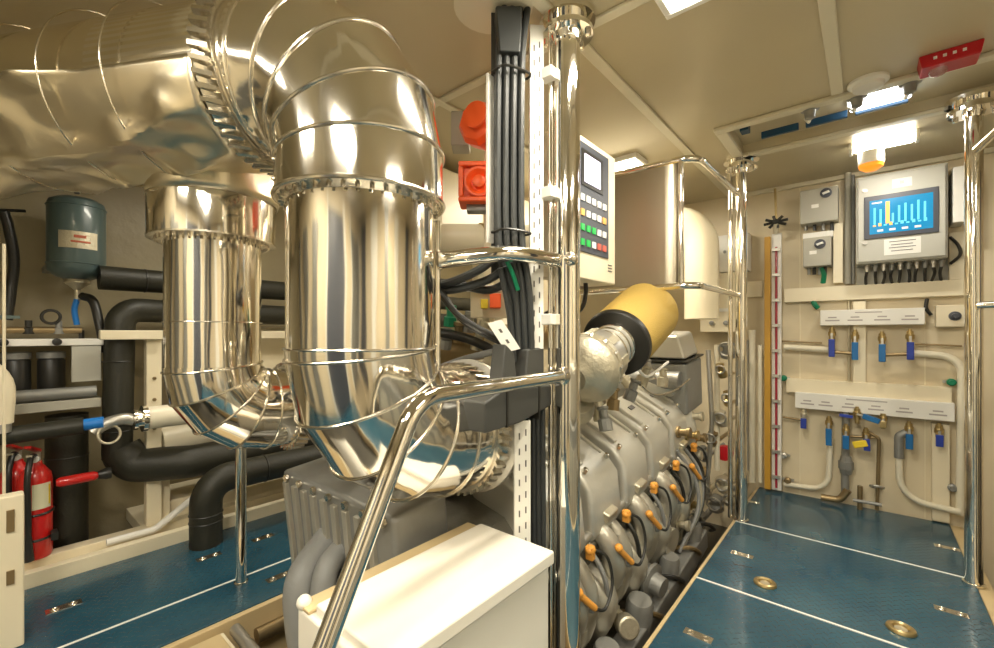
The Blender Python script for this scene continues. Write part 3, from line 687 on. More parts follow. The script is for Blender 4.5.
q.sweep(spline([p0+V((-.05,0,-.15)), p0+V((-.10,.08,-.22)), p0+V((-.2,.15,-.26))],5), .06, 18); q.build('volute_outlet', CAST, tu)
# air filter
fl_ = MB().lathe(p1-ax2*.005, ax2, [(0,.09),(.0,.148),(.02,.155),(.46,.165),(.47,.15),(.47,.05)], 64).build('air_filter', FILT, tE)
MB().lathe(p1-ax2*.02, ax2, [(0,.098),(0,.150),(.004,.155),(.03,.158),(.03,.098)], 56).build('end_ring', BLK, fl_)
# charge cooler at the far end
cc = MB().box(-1.18,-.82,2.86,3.18,.48,.80).build('charge_cooler', ENGD, tE, bevel=.02, bseg=3)
MB().box(-1.19,-.81,2.85,3.19,.805,.815).build('gasket', BLK, cc)
MB().prism([(-1.17,.82),(-.83,.82),(-.87,.97),(-1.13,.97)], lambda a,b: V((a,2.88,b)), lambda a,b: V((a,3.16,b))).build('cooler_lid', ENGC, cc, bevel=.02, bseg=3)
MB().sweep([(-1.15,2.83,.70),(-.85,2.83,.70)], .055, 20).build('cooler_tube', ENGD, cc)
MB().sweep(spline([(-1.10,2.80,.62),(-.98,2.86,.66),(-.90,2.92,.58),(-.87,2.94,.40),(-.88,2.92,.25)],7), [.06+.012*math.sin(k/3) for k in range(29)], 20).build('charge_air_pipe', ENGC, tE)
# front end: gear case under the exhaust
fe = MB().box(-1.86,-1.10,.90,1.13,.18,.62).build('gear_case', ENGD, tE, bevel=.02)
q = MB()
for k in range(6): q.box(-1.875,-1.855,.93,1.10,.24+k*.06,.265+k*.06)
for k in range(9): q.box(-1.83+k*.075,-1.80+k*.075,.885,.905,.22,.58)
q.build('rib', ENG, fe, bevel=.004)
for k in range(7): MB().lathe((-1.80+k*.11,.898,.60),(0,-1,0),[(0,.014),(.014,.014)],6).build('bolt', SEAM, fe)
MB().lathe((-1.48,.90,.22),(0,-1,0),[(0,.16),(.02,.16),(.03,.12),(.12,.10),(.14,.05)],36).build('damper', ENGD, tE)
MB().sweep(spline([loc_e(atD(345,520,1.75)),loc_e(atD(322,548,1.62)),loc_e(atD(302,580,1.52)),loc_e(atD(302,620,1.5)),loc_e(atD(312,680,1.5))],8), .055, 22).build('cooling_hose', RUBG, tE)
MB().sweep(spline([loc_e(atD(370,520,1.72)),loc_e(atD(345,545,1.6)),loc_e(atD(325,575,1.5)),loc_e(atD(322,640,1.45))],7), .040, 18).build('cooling_hose', RUBG, tE)
# exhaust manifold and hoses seen between the big pipe and the pillar
MB().sweep(spline([loc_e(atD(425,352,1.95)), loc_e(atD(470,345,2.0)), loc_e(atD(520,338,2.2)), loc_e(atD(560,335,2.5))],6), .075, 20).build('exhaust_manifold', BRONZE, tE)
MB().sweep(spline([loc_e(atD(425,330,1.9)), loc_e(atD(465,338,1.85)), loc_e(atD(495,352,1.85)), loc_e(atD(520,372,1.95))],6), .020, 12).build('hose', BLK, tE)
MB().sweep(spline([loc_e(atD(430,372,1.75)), loc_e(atD(462,360,1.75)), loc_e(atD(500,350,1.85))],6), .014, 12).build('hose', RUBG, tE)
for k,(px,py,m) in enumerate(((450,322,GRN),(468,328,ENGD),(484,326,CAST),(458,338,BRONZE),(445,345,ENGD),(476,346,CAST))):
    MB().lathe(loc_e(atD(px,py+4,1.9)),(.2,.1*(k%3),1),[(0,.028),(.04,.028),(.045,.018),(.07,.018),(.075,.024),(.09,.024)],10).build('fitting', m, tE)
for i, y0 in enumerate(YC):
    yc = y0+.10
    MB().sweep(spline([(-.86,yc-.09,.22),(-.80,yc-.10,.14),(-.80,yc-.08,.0),(-.88,yc-.06,-.16)],6), .010, 8).build('drain_pipe', [BLK,RUBG][i%2], tE)
    MB().lathe((-.845,yc+.16,.02),(1,0,.1),[(0,.030),(.02,.030),(.022,.018),(.045,.018)],6).build('fitting', BRASS if i%2 else GALV, tE)
    MB().lathe((-.86,yc+.06,-.13),(1,0,-.2),[(0,.032),(.03,.032),(.034,.02),(.05,.02)],8).build('fitting', CAST, tE)
# filters and pumps low on the side
for yy, rr in ((1.62,.055),(1.95,.06),(2.35,.05),(2.75,.05)):
    f1 = MB().lathe((-.80,yy,-.30),(.12,.0,1),[(0,rr*.7),(.02,rr),(.15,rr),(.17,rr*.85)],24).build('oil_filter', ENGD, tE)
MB().lathe((-.78,1.78,-.14),(.55,-.5,.25),[(0,.045),(.05,.045),(.055,.038)],24).build('blanking_cap', CAST, tE)
MB().lathe((-.90,2.12,-.12),(1,-.15,-.12),[(0,.07),(.10,.07),(.11,.085),(.125,.085),(.13,.05),(.18,.045)],28).build('pump', ENGD, tE)
MB().lathe((-.90,2.42,-.07),(1,-.15,-.1),[(0,.06),(.09,.06),(.10,.072),(.12,.072)],28).build('pump', ENG, tE)
for k in range(4):
    MB().sweep(spline([(-.83,2.66+.05*k,.33),(-.755,2.72+.05*k,.16),(-.735,2.70+.03*k,-.02),(-.80,2.55+.05*k,-.22)],6), .011, 8).build('hose', [RUBG,CAST,RUBG,BLK][k], tE)
for k, (yy,zz,m) in enumerate(((2.85,.36,BRASS),(2.9,.22,CAST),(2.96,.10,BRASS),(2.80,.08,CAST),(3.0,.30,BRONZE),(2.7,.42,BRONZE),(2.95,.45,CAST),(2.62,-.1,CAST),(2.86,-.08,BRASS))):
    MB().lathe((-.88,yy,zz),(1,0,.1),[(0,.035),(.06,.035),(.065,.022),(.10,.022),(.105,.03),(.12,.03)],12).build('fitting', m, tE)
for k in range(5):
    MB().sweep(spline([(-.90,1.60+.31*k,-.22),(-.76,1.66+.31*k,-.20),(-.73,1.76+.31*k,-.27),(-.78,1.86+.31*k,-.34)],5), .012, 8).build('hose', [BLK,BRONZE][k%2], tE)
# clutter between turbo and covers
for k,(px,py,d_,m) in enumerate(((600,412,1.95,CAST),(612,402,2.05,BRONZE),(640,378,2.2,CAST),(650,372,2.3,GALV),(662,380,2.45,CAST),(628,392,2.1,ENGD),(606,422,1.9,ENGD))):
    q = loc_e(atD(px,py,d_)); MB().lathe(q-V((.0,.0,.04)),(.3*((k%3)-1),.3,1),[(0,.03),(.05,.03),(.055,.02),(.09,.02),(.095,.026),(.105,.026)],10).build('fitting', m, tE)
MB().sweep(spline([loc_e(atD(632,362,2.0)), loc_e(atD(645,376,2.05)), loc_e(atD(655,372,2.1)), loc_e(atD(668,362,2.2))],6), .007, 8).build('sense_line', LAB, tE)
MB().sweep(spline([loc_e(atD(640,385,2.1)), loc_e(atD(655,395,2.2)), loc_e(atD(675,390,2.4)), loc_e(atD(690,378,2.7))],6), .006, 8).build('sense_line', SEAM, tE)
for xx in (-1.86,-.74):
    bx(min(xx,xx+.10*(1 if xx<-1 else -1)), max(xx,xx+.10*(1 if xx<-1 else -1)), 1.3, 2.9, -.35, -.23).build('mounting_foot', ENGD, tE, bevel=.01)
# ================================================================== FAR END CLUTTER BY THE FAR PILLAR
t = thing('electrical_box', 'cream control box with small knobs behind the far pillar', 'electrical box', oY(715,300,3.5))
a_ = oY(700,275,3.62); b_ = oY(736,332,3.62); bx(a_.x,b_.x,3.62,YW,b_.z,a_.z).build('body', CREAM, t, bevel=.005)
q = MB()
for px in (712,726): 
    p = oY(px,323,3.62); q.lathe(p,(0,-1,0),[(0,.018),(.02,.016),(.022,.008)],12)
q.build('knob', ENGD, t); p = oY(722,310,3.615); MB().box(p.x-.05,p.x+.05,3.612,3.62,p.z-.012,p.z+.012).build('label', LAB, t)
t = thing('electrical_box', 'small white box on the far wall left of the sight gauge', 'electrical box', oY(727,270,3.7))
a_ = oY(718,236,3.70); b_ = oY(748,270,3.70); bx(a_.x,b_.x,3.70,3.83,b_.z,a_.z).build('body', LAB, t, bevel=.004)
q = MB()
for px,py in ((725,252),(730,258)): q.lathe(oY(px,py,3.70),(0,-1,0),[(0,.012),(.01,.012)],10)
q.build('knob', ENGD, t)
def wpipe(name, label, pts, r, m, Y=3.77, fr=.04, cat='pipe'):
    P = [oY(a,b,Y) for a,b in pts]; o = MB().sweep(fillet(P, fr, 5), r, 12).build(name, m); return tag(o, label, cat)
wpipe('pipe', 'slim cream pipe standing just left of the far pillar', [(717,345),(717,470)], .018, PIPEW, 3.3)
wpipe('pipe', 'grey pipe between engine end and far pillar', [(708,350),(712,420),(706,500)], .016, GALV, 3.25)
wpipe('pipe', 'cream pipe with a bend right of the far pillar', [(752,330),(752,482)], .022, PIPEW, 3.72)
wpipe('pipe', 'thin cream pipe beside the ochre bar', [(760,345),(760,482)], .014, PIPEW, 3.72)
wpipe('pipe', 'dark thin pipe right of the far pillar', [(747,340),(747,470)], .010, ENGD, 3.70)
p = oY(726,452,3.4); t = thing('valve', 'dark red valve near the floor behind the far pillar', 'valve', p)
MB().lathe(p,(0,-1,0),[(0,.05),(.03,.055),(.06,.05),(.065,.02)],18).build('handwheel', RED2, t); MB().cyl(p+V((0,.0,0)), p+V((0,.1,0)), .03).build('body', BRASS, t)
for k,(px,py,m,r) in enumerate(((722,420,CAST,.04),(728,400,BRASS,.03),(712,440,BRONZE,.035),(724,486,CAST,.045),(716,505,ENGD,.05),(730,500,CAST,.03),(704,455,ENGD,.035),(706,490,CAST,.04),(698,520,ENGD,.05),(722,372,BRASS,.03),(728,352,ENGD,.05))):
    p = oY(px,py,3.28); t = thing('valve', ['pale valve low behind the far pillar','brass fitting left of the far pillar at mid height','bronze valve beside the grey pipe at the engine end','pale round valve just above the floor by the far pillar','dark valve at floor level beside the engine end','small pale valve touching the base of the far pillar','dark small valve above the ribbed hoses','pale valve beside the ribbed hoses','dark valve at the corner of the blue floor','brass fitting under the cream box','dark round fitting directly under the cream box'][k], 'valve', p)
    MB().lathe(p,(.2*((k%3)-1),-.3,1),[(-.04,r*.8),(-.03,r),(.0,r),(.01,r*.6),(.04,r*.6),(.045,r*.9),(.06,r*.9)],12).build('body', m, t)
    MB().torus(p+V((0,-.05,.02)),(0,1,.2),r*.9,.006,18,6).build('handwheel', GALV, t)
    MB().sweep([p+V((0,0,-.02)), p+V((0,.06,-.03)), V((p.x,YW,p.z-.03))], r*.4, 10).build('branch', m, t)
# ================================================================== FAR WALL
def wq(px0,py0,px1,py1,front,mm,name,par=None,bevel=.004,thick=None,label=None,cat=None):
    a = oY(px0,(py0),front); b = oY(px1,py1,front); z1 = oY((px0+px1)/2,py0,front).z; z0 = oY((px0+px1)/2,py1,front).z
    back = YW if thick is None else front+thick
    o = bx(a.x,b.x,front,back,z0,z1).build(name, mm, par, bevel=bevel)
    if label: tag(o, label, cat)
    return o
# trunking
def trunk(px0,py0,px1,py1,label,front=YW-.05): return wq(px0,py0,px1,py1,front,CREAM,'cable_trunking',None,.004,None,label,'trunking')
trunk(784,284,964,299,'horizontal cream trunking under the screen cabinet',YW-.06)
trunk(786,383,952,398,'horizontal cream trunking above the lower label strip',YW-.06)
trunk(833,223,843,283,'short vertical cream trunking beside the starter boxes')
trunk(853,301,866,385,'vertical cream trunking between the two label strips')
trunk(932,424,950,522,'vertical cream trunking reaching the floor at the right')
trunk(949,232,965,284,'vertical cream trunking right of the screen cabinet')
trunk(745,281,762,297,'short cream trunking left of the ochre bar')
tag(bx(oY(857,0,YW-.02).x, oY(948,0,YW-.02).x, YW-.02, YW, oY(900,284,YW-.02).z, oY(900,258,YW-.02).z).build('backing_plate', STRT), 'grey backing plate behind the cable glands', 'plate')
wpipe('conduit', 'grey vertical conduit between starter boxes and screen cabinet', [(848,172),(848,284)], .018, STRT, 3.79)
wpipe('conduit', 'thin dark conduit left of the screen cabinet', [(853,175),(853,284)], .010, ENGD, 3.80)
wpipe('conduit', 'pale conduit below the upper trunking', [(849,300),(849,384)], .008, CAST, 3.81)
# screen cabinet
FY = 3.64
t = thing('screen_cabinet', 'pale grey wall cabinet with a lit blue monitoring screen', 'cabinet', oY(900,262,3.73))
bd = wq(856,170,948,261,FY,CABG,'body',t,.006)
dr = wq(858,172,946,259,FY-.012,CABG,'door',t,.004,.012)
fz = FY-.012
def dface(px0,py0,px1,py1,off,mm,name,par,bev=0,dz=.004): 
    a = oY(px0,0,fz); b = oY(px1,0,fz); cx_ = (px0+px1)/2
    return bx(a.x,b.x,fz-off,fz-off+dz,oY(cx_,py1,fz).z,oY(cx_,py0,fz).z).build(name,mm,par,bevel=bev)
bz = dface(864,192,939,236,.008,KBD,'bezel',dr,.003,.010)
sc = dface(869.5,197,933,231.5,.0095,SCR,'screen',bz)
a = oY(870,0,fz); b = oY(933,0,fz); zt, zb = oY(901,197,fz).z, oY(901,231.5,fz).z; W_ = b.x-a.x; H_ = zt-zb
c1_, c2_, c3_ = MB(), MB(), MB()
for k in range(9):
    x = a.x+W_*(.06+.10*k); hgt = [.62,.55,.80,.35,.60,.66,.58,.70,.62][k]
    (c2_ if k in (2,) else c1_).box(x,x+W_*.035*(1.9 if k==2 else 1),fz-.0105,fz-.0095,zb+H_*.28,zb+H_*(.28+hgt*.8))
for k in range(10): (c2_ if k in (0,1,3) else c1_).box(a.x+W_*(.05+.09*k),a.x+W_*(.10+.09*k),fz-.0105,fz-.0095,zb+H_*.22,zb+H_*(.26+.05*(k%2)))
for k in range(4): c3_.box(a.x+W_*(.12+.2*k),a.x+W_*(.22+.2*k),fz-.0105,fz-.0095,zb+H_*.06,zb+H_*.12)
c3_.box(a.x+W_*.03,a.x+W_*.2,fz-.0105,fz-.0095,zb+H_*.90,zb+H_*.94)
c1_.build('bar_readout', SCRL, sc); c2_.build('alarm_readout', SCRO, sc); c3_.build('status_line', KW, sc)
dface(892,178,912,187,.002,LAB,'sticker',dr); q = MB(); p = oY(902,182,fz-.003); q.box(p.x-.008,p.x+.008,fz-.004,fz-.0015,p.z-.008,p.z+.008); q.build('lamp', ENGD, dr)
cd = dface(884,238,921,254,.002,LAB,'notice',dr)
q = MB()
for k in range(4): 
    p0_ = oY(889+(k%2)*2,242+k*3,fz-.003); p1_ = oY(916-(k%2)*3,242+k*3,fz-.003); q.box(p0_.x,p1_.x,fz-.0035,fz-.0015,p0_.z-.002,p0_.z+.002)
q.build('text_line', INK, cd)
for py in (191,243): MB().lathe(oY(865,py,fz),(0,-1,0),[(0,.012),(.01,.012)],14).build('lock', GALV, dr)
for k in range(10):
    p = oY(867+k*8.3, 262, 3.72); g = MB(); zt_ = oY(900,261,3.64).z
    g.lathe((p.x,3.72,zt_),(0,0,-1),[(0,.016),(.02,.016),(.022,.012),(.045,.011)],12).build('cable_gland', [GALV,ENGD][k%2], t)
    MB().sweep(spline([(p.x,3.72,zt_-.04),(p.x+.006*((k%3)-1),3.73,zt_-.08),(p.x+.01*((k%2)-.5),3.79,zt_-.13)],4), .008, 8).build('cable', BLK, t)
# starter boxes
def sbox(px0,py0,px1,py1,label,dial):
    t = thing('starter_box', label, 'electrical box', oY((px0+px1)/2,py1,3.75)); wq(px0,py0,px1,py1,YW-.14,STRT,'body',t,.005)
    p = oY(dial[0],dial[1],YW-.14); d_ = MB().lathe(p,(0,-1,0),[(0,.032),(.006,.032),(.008,.026)],22).build('dial', KBD, t)
    MB().obox(p+V((0,-.014,0)),(.018,0,.006),(0,.008,0),(-.003,0,.006)).build('pointer', LAB, d_)
    p = oY((px0+px1)/2-4,(py0+py1)/2+1,YW-.143); bx(p.x-.02,p.x+.02,p.y,p.y+.003,p.z-.012,p.z+.012).build('label', LAB, t)
    for k in range(4):
        q = oY(px0+6+k*((px1-px0-12)/3),py1,YW-.07); MB().sweep([q,q-V((0,0,.06))],.011,10).build('cable_gland', [ENGD,BLK][k%2], t)
    return t
sbox(800,188,838,222,'upper grey starter box with dark round dial, near the ceiling',(826,193))
sbox(803,237,831,266,'lower grey starter box with dark round dial',(820,244))
tag(bx(oY(803,0,3.75).x,oY(833,0,3.75).x,3.75,YW,oY(818,238,3.75).z,oY(818,232,3.75).z).build('bracket', LAB), 'white strip bracket between the two starter boxes', 'bracket')
cab_paths = [[oY(821,268,3.76),oY(824,274,3.76),oY(823,283,3.78)]]
cables('earth_cable','green cable hanging under the lower starter box',cab_paths,.016,GRN)
cables('earth_cable','green coil just below the upper trunking at the left',[[oY(812,299,3.79),oY(815,305,3.78),oY(818,308,3.79)]],.016,GRN)
wq(953,166,966,222,3.66,LAB,'wall_cabinet',None,.005,None,'narrow white cabinet right of the screen cabinet, half behind the pillar','cabinet')
# rotary switch box
t = thing('switch_box', 'small cream switch box with a black rotary knob', 'switch', oY(950,327,3.75)); wq(936,305,965,327,YW-.08,CREAM,'body',t,.005)
p = oY(955,316,YW-.08); MB().lathe(p,(0,-1,0),[(0,.028),(.01,.026),(.012,.016),(.03,.014)],18).build('knob', KBD, t)
cables('cable_loop','black cable looping right of the screen cabinet',[[oY(950,237,3.77),oY(958,245,3.76),oY(960,255,3.76),oY(950,264,3.77)]],.008,BLK)
cables('cable_loop','short black cable above the switch box',[[oY(927,299,3.78),oY(926,308,3.77),oY(931,315,3.78)]],.010,BLK)
# label strips
def strip(px0,py0,px1,py1,label,cols):
    t = thing('manifold_label_strip', label, 'label strip', oY((px0+px1)/2,py1,3.75)); f = YW-.10
    wq(px0,py0,px1,py1,f,LAB,'board',t,.004); q = MB(); z = oY((px0+px1)/2,(py0+py1)/2,f).z
    a = oY(px0,0,f).x; b = oY(px1,0,f).x; h = oY((px0+px1)/2,py0,f).z-z
    for cx_ in cols:
        x = a+(b-a)*cx_; w_ = .045
        q.box(x-w_*.5,x+w_*.5,f-.001,f+.001,z-h*.05,z+h*.12); q.box(x-w_*.85,x+w_*.85,f-.001,f+.001,z-h*.45,z-h*.28)
    q.box(a+(b-a)*.36,a+(b-a)*.62,f-.001,f+.001,z+h*.55,z+h*.68)
    q.build('text_line', mat('faded_ink', (.42,.38,.36), .6) if 'faded_ink' not in MATS else MATS['faded_ink'], t); return t
strip(820,309,925,325,'white labelled strip on the upper valve manifold',(.13,.36,.62,.87))
strip(795,398,955,415,'long white labelled strip on the lower valve manifold',(.09,.22,.38,.55,.72,.91))
# valves
def valve(px, py, hm, label, lever=(0,14), Y=3.74, body=BRASS, top=None):
    p = oY(px,py,Y); t = thing('ball_valve', label, 'valve', p, None)
    c = MB(); c.lathe(p+V((0,0,.055)),(0,0,-1),[(0,.010),(.012,.010),(.012,.017),(.03,.017),(.034,.022),(.06,.022),(.064,.016),(.085,.016),(.085,.012),(.11,.012)],14)
    c.lathe(p+V((0,0,.012)),(0,-1,0),[(0,.012),(.03,.010),(.034,.005)],10)
    c.build('body', body, t)
    q = oY(px+lever[0],py+lever[1],Y); dv = (q-p); dv.y = 0; L_ = dv.length; dn_ = dv.normalized(); sd_ = V((0,1,0)).cross(dn_)
    st = p+V((0,-.034,.012)); MB().obox(st+dn_*L_*.25, dn_*L_*.25, V((0,.002,0)), sd_*.006).build('lever', GALV, t)
    MB().obox(st+dn_*(L_*.7), dn_*L_*.42, V((0,.007,0)), sd_*.017).build('handle', hm, t, bevel=.004)
    return t
for px,py,hm,lb in ((832,335,DBL,'dark-blue-handled valve, farthest left under the upper label strip'),(855,338,BLU,'blue-handled valve under the upper strip, left of the vertical trunking'),(882,340,BLU,'blue-handled valve under the upper strip, right of the vertical trunking'),(910,338,DBL,'dark-blue-handled valve at the right end of the upper strip')):
    valve(px,py,hm,lb,(0,21))
valve(804,416,DBL,'small dark-blue valve at the left end of the lower strip',(0,12),body=CAST)
valve(829,424,BLU,'blue-handled valve feeding the cream U-bend pipe',(0,20))
valve(846,432,BLU,'blue-handled valve on the black vertical pipe',(0,16),Y=3.70)
valve(857,415,BLU,'valve with its blue lever turned sideways',(20,7),Y=3.72)
valve(883,420,BRASS,'brass valve without coloured handle under the lower strip',(0,8))
valve(866,436,DBL,'dark-blue handle valve hanging beside the yellow tag',(1,14),Y=3.74)
valve(909,430,BLU,'blue-handled valve above the right-hand cream bend',(0,18))
valve(939,432,DBL,'dark-blue-handled valve at the right end of the lower strip',(0,14))
tag(MB().obox(oY(860,444,3.70),(.035,0,.012),(0,.012,0),(-.007,0,.02)).build('tag', YEL, bevel=.006), 'yellow tag hanging on the lower manifold', 'tag')
tag(MB().obox(oY(846,416,3.69),(.035,0,-.003),(0,.006,0),(.001,0,.010)).build('lever', DBL, bevel=.003), 'dark blue lever lying across the black vertical pipe', 'lever')
wpipe('pipe','cream pipe running left from the upper manifold valves',[(784,347),(834,350)],.020,PIPEW)
wpipe('pipe','dark short pipe joining two upper valves on the left',[(834,352),(857,354)],.012,BRONZE,3.76)
wpipe('pipe','dark short pipe joining two upper valves on the right',[(884,355),(910,354)],.012,BRONZE,3.76)
wpipe('pipe','cream pipe bending down the wall at the right',[(912,353),(962,357),(960,515)],.020,PIPEW,3.77,.10)
wpipe('pipe','thin dark pipe high on the left wall',[(782,341),(822,343)],.006,BRONZE,3.79)
wpipe('pipe','thin dark pipe running right from the upper manifold',[(915,344),(962,346)],.006,BRONZE,3.79)
wpipe('pipe','cream U-bend pipe at the lower left of the manifold',[(784,484),(828,490),(830,446)],.017,PIPEW,3.77,.11)
wpipe('pipe','cream pipe sweeping from the lower manifold to the right',[(899,458),(900,498),(960,512)],.018,PIPEW,3.75,.14)
wpipe('pipe','dark elbow above the right-hand cream bend',[(908,432),(899,436),(899,458)],.024,ENGD,3.75,.03)
wpipe('pipe','black vertical pipe under the lower manifold',[(846,405),(845,494)],.022,ENGD,3.76)
t = thing('pipe_union','hexagonal pipe union on the black vertical pipe','union',oY(846,466,3.76))
MB().lathe(oY(846,474,3.76),(0,0,1),[(0,.030),(.03,.036),(.035,.042),(.085,.042),(.09,.034),(.12,.028)],8).build('body', ENGD, t)
wpipe('pipe','bronze pipe lying along the foot of the wall',[(821,497),(840,500),(848,490)],.022,BRONZE,3.74,.05)
wpipe('pipe','thin dark rod with a small wheel under the lower manifold',[(868,432),(879,438),(877,510)],.010,BRONZE,3.76,.03)
tag(MB().torus(oY(877,487,3.74),(0,.45,1),.032,.008,22,8).build('handwheel', GALV), 'small flat handwheel on the thin rod', 'handwheel')
wpipe('pipe','dark small pipe across the foot of the lower wall',[(853,500),(882,505)],.011,ENGD,3.72)
wpipe('pipe','dark upright stub near the wall foot',[(860,486),(860,512)],.014,BRONZE,3.74)
wpipe('pipe','thin bronze crosspipe under the lower strip',[(848,436),(878,438)],.009,BRONZE,3.77)
wpipe('pipe','thin pipe at the left end of the lower strip',[(783,417),(802,420)],.008,BRONZE,3.78)
for k,(px,py) in enumerate(((784,455),(788,480),(951,382),(952,487),(784,378))):
    t = thing('pipe_clamp',['small clamp on the left wall above the U-bend','clamp on the cream U-bend at the lower left','green-wrapped clamp right of the upper trunking end','clamp low on the right-hand cream pipe','green fitting at the left end of the lower trunking'][k],'clamp',oY(px,py,3.76))
    MB().lathe(oY(px,py,3.79),(0,-1,0),[(0,.022),(.03,.022),(.034,.014),(.05,.014)],10).build('body', [GALV,BRONZE,GRN,ENGD,GRN][k], t)
    p = oY(px,py,3.78); bx(p.x-.035,p.x+.035,3.785,3.80,p.z-.008,p.z+.008).build('strap', GALV, t)
# wall panel seams
for px in (800,925):
    x = oY(px,400,YW).x; struct(bx(x-.003,x+.003,YW-.004,YW,0,2.2).build('trim', CREAM))
# sight gauge
t = thing('sight_gauge', 'tall sight gauge with ochre bar and red column on the far wall', 'gauge', oY(772,485,3.7))
x0, x1 = oY(764.5,0,3.72).x, oY(770.5,0,3.72).x; zt_, zb_ = oY(767,237,3.72).z, .02
bx(x0,x1,3.71,3.74,zb_,zt_).build('ochre_bar', GAUG, t, bevel=.003)
x2, x3 = oY(771.5,0,3.72).x, oY(781,0,3.72).x
bx(x2,x3,3.735,3.76,zb_,zt_+.02).build('backing', LAB, t, bevel=.003)
xm = (x2+x3)/2; MB().cyl((xm,3.722,zb_+.02),(xm,3.722,zt_-.08),.008,14).build('glass_tube', GLASS, t)
q = MB()
for k in range(10): z = zb_+.1+k*(zt_-zb_-.2)/9; q.box(xm-.024,xm+.024,3.705,3.738,z-.010,z+.010)
q.build('tube_bracket', GALV, t)
cr = V((xm,3.70,oY(776,222,3.70).z)); q = MB()
for k in range(4): a = k*math.pi/4+.2; q.cyl(cr-V((math.cos(a)*.075,0,math.sin(a)*.045)), cr+V((math.cos(a)*.075,0,math.sin(a)*.045)), .010, 8)
q.ball(cr,.022); q.build('star_handle', BLK, t); MB().cyl(cr,(cr.x,3.72,zt_+.02),.018,12).build('valve_stem', CAST, t)
MB().cyl(cr+V((0,.02,0)),(cr.x-.01,3.74,ZC-.03),.008,8).build('vent_tube', BRASS, t)
# ================================================================== RIGHT EDGE
for k,(y,z0,z1,r,m,lb) in enumerate(((2.72,-.3,1.9,.03,PIPEW,'cream pipe rising right of the right-hand pillar'),(2.60,-.3,1.0,.05,BLK,'black pipe at the right edge of the picture'),(2.45,-.3,2.1,.025,CHROME,'polished pipe at the right edge of the picture'),(2.9,-.3,1.2,.04,BLK,'black pipe behind the right-hand pillar'))):
    tag(MB().sweep(fillet([(.55+.02*k,y,z0),(.55+.02*k,y,z1-.05),(.95,y,z1)],.06,4), r, 16).build('pipe', m), lb, 'pipe')
t = thing('generator_set', 'dark machine at the far right edge beyond the walkway', 'machine', (.98,1.3,-.38))
bx(.62,1.45,.2,2.35,-.35,.55).build('base_casing', ENGD, t, bevel=.03); bx(.70,1.35,.4,2.2,.55,.95).build('top_casing', ENG, t, bevel=.05)
q = MB()
for k in range(5): q.box(.605,.625,.3+k*.4,.6+k*.4,-.1,.4)
q.build('side_panel', STRT, t, bevel=.01)
tag(MB().sweep(spline([(.45,2.75,-.05),(.43,2.6,.12),(.50,2.45,.22),(.56,2.3,.25)],5),.02,10).build('hose', LAB), 'white hose near the floor at the right edge', 'hose')
# ================================================================== PORT SIDE (left of picture)
# pressure tank
t = thing('pressure_tank', 'blue-grey pressure tank on the hull side at upper left', 'tank', oX(77,280,-3.3))
cxy = oX(77,238,-3.3); R_ = .121
MB().lathe((cxy.x,cxy.y,1.445),(0,0,1),[(0,.04),(.015,.085),(.04,.115),(.06,R_),(.40,R_),(.425,.113),(.445,.08),(.455,.03)],48).build('shell', TANK, t)
for zz in (1.53,1.84): MB().torus((cxy.x,cxy.y,zz),(0,0,1),R_,.004,48,6).build('band', TANK, t)
# label patch curved on the shell, facing the camera
base = math.atan2(-cxy.y,-cxy.x)
def patch(cx_,cy_,R,z0,z1,a0,a1,name,m,par,n=14):
    c = MB(); pts = []
    for k in range(n+1):
        a = a0+(a1-a0)*k/n; pts.append((a,R+.0012))
    poly = [(cx_+math.cos(a)*r, cy_+math.sin(a)*r) for a,r in pts]+[(cx_+math.cos(a)*(R-.003), cy_+math.sin(a)*(R-.003)) for a,r in pts[::-1]]
    return c.prism(poly, lambda a,b: V((a,b,z0)), lambda a,b: V((a,b,z1))).build(name, m, par, ang=60)
lbp = patch(cxy.x,cxy.y,R_,1.605,1.695,base-.62,base+.72,'label',CAST,t)
patch(cxy.x,cxy.y,R_+.001,1.635,1.645,base-.2,base+.45,'text_line',INKR,lbp); patch(cxy.x,cxy.y,R_+.001,1.66,1.675,base-.1,base+.3,'text_line',INKR,lbp)
MB().cyl((cxy.x,cxy.y,1.92),(cxy.x,cxy.y,1.945),.012,10).build('air_nipple', BLK, t)
MB().lathe((cxy.x,cxy.y,1.45),(0,0,-1),[(0,.05),(.02,.055),(.035,.035),(.06,.012),(.12,.012)],20).build('bottom_cap', CAST, t)
for dy in (-.1,.1): bx(-3.6,-3.42,cxy.y+dy-.015,cxy.y+dy+.015,1.50,1.53).build('wall_bracket', ENGD, t)
tag(MB().sweep(spline([(cxy.x,cxy.y,1.34),(cxy.x+.0,cxy.y-.01,1.28),(cxy.x,cxy.y,1.2)],5),.013,10).build('hose', BTP), 'blue hose under the pressure tank', 'hose')
tag(MB().sweep(spline([(cxy.x,cxy.y+.02,1.36),(cxy.x+.05,cxy.y+.06,1.33),(cxy.x+.10,cxy.y+.08,1.2),(cxy.x+.12,cxy.y+.10,1.05)],6),.022,12).build('hose', BLK), 'black hose curving down from the pressure tank', 'hose')
tag(MB().sweep(spline([oX(4,212,-3.4),oX(9,230,-3.4),oX(14,260,-3.4),oX(11,290,-3.4),oX(7,320,-3.4)],6),.022,12).build('hose', BLK), 'black hose hanging on the hull at the far left', 'hose')
tag(MB().sweep([oX(-2,210,-3.45),oX(25,211,-3.5)],.008,8).build('hook', BLK), 'thin black hook holding the far left hose', 'hook')
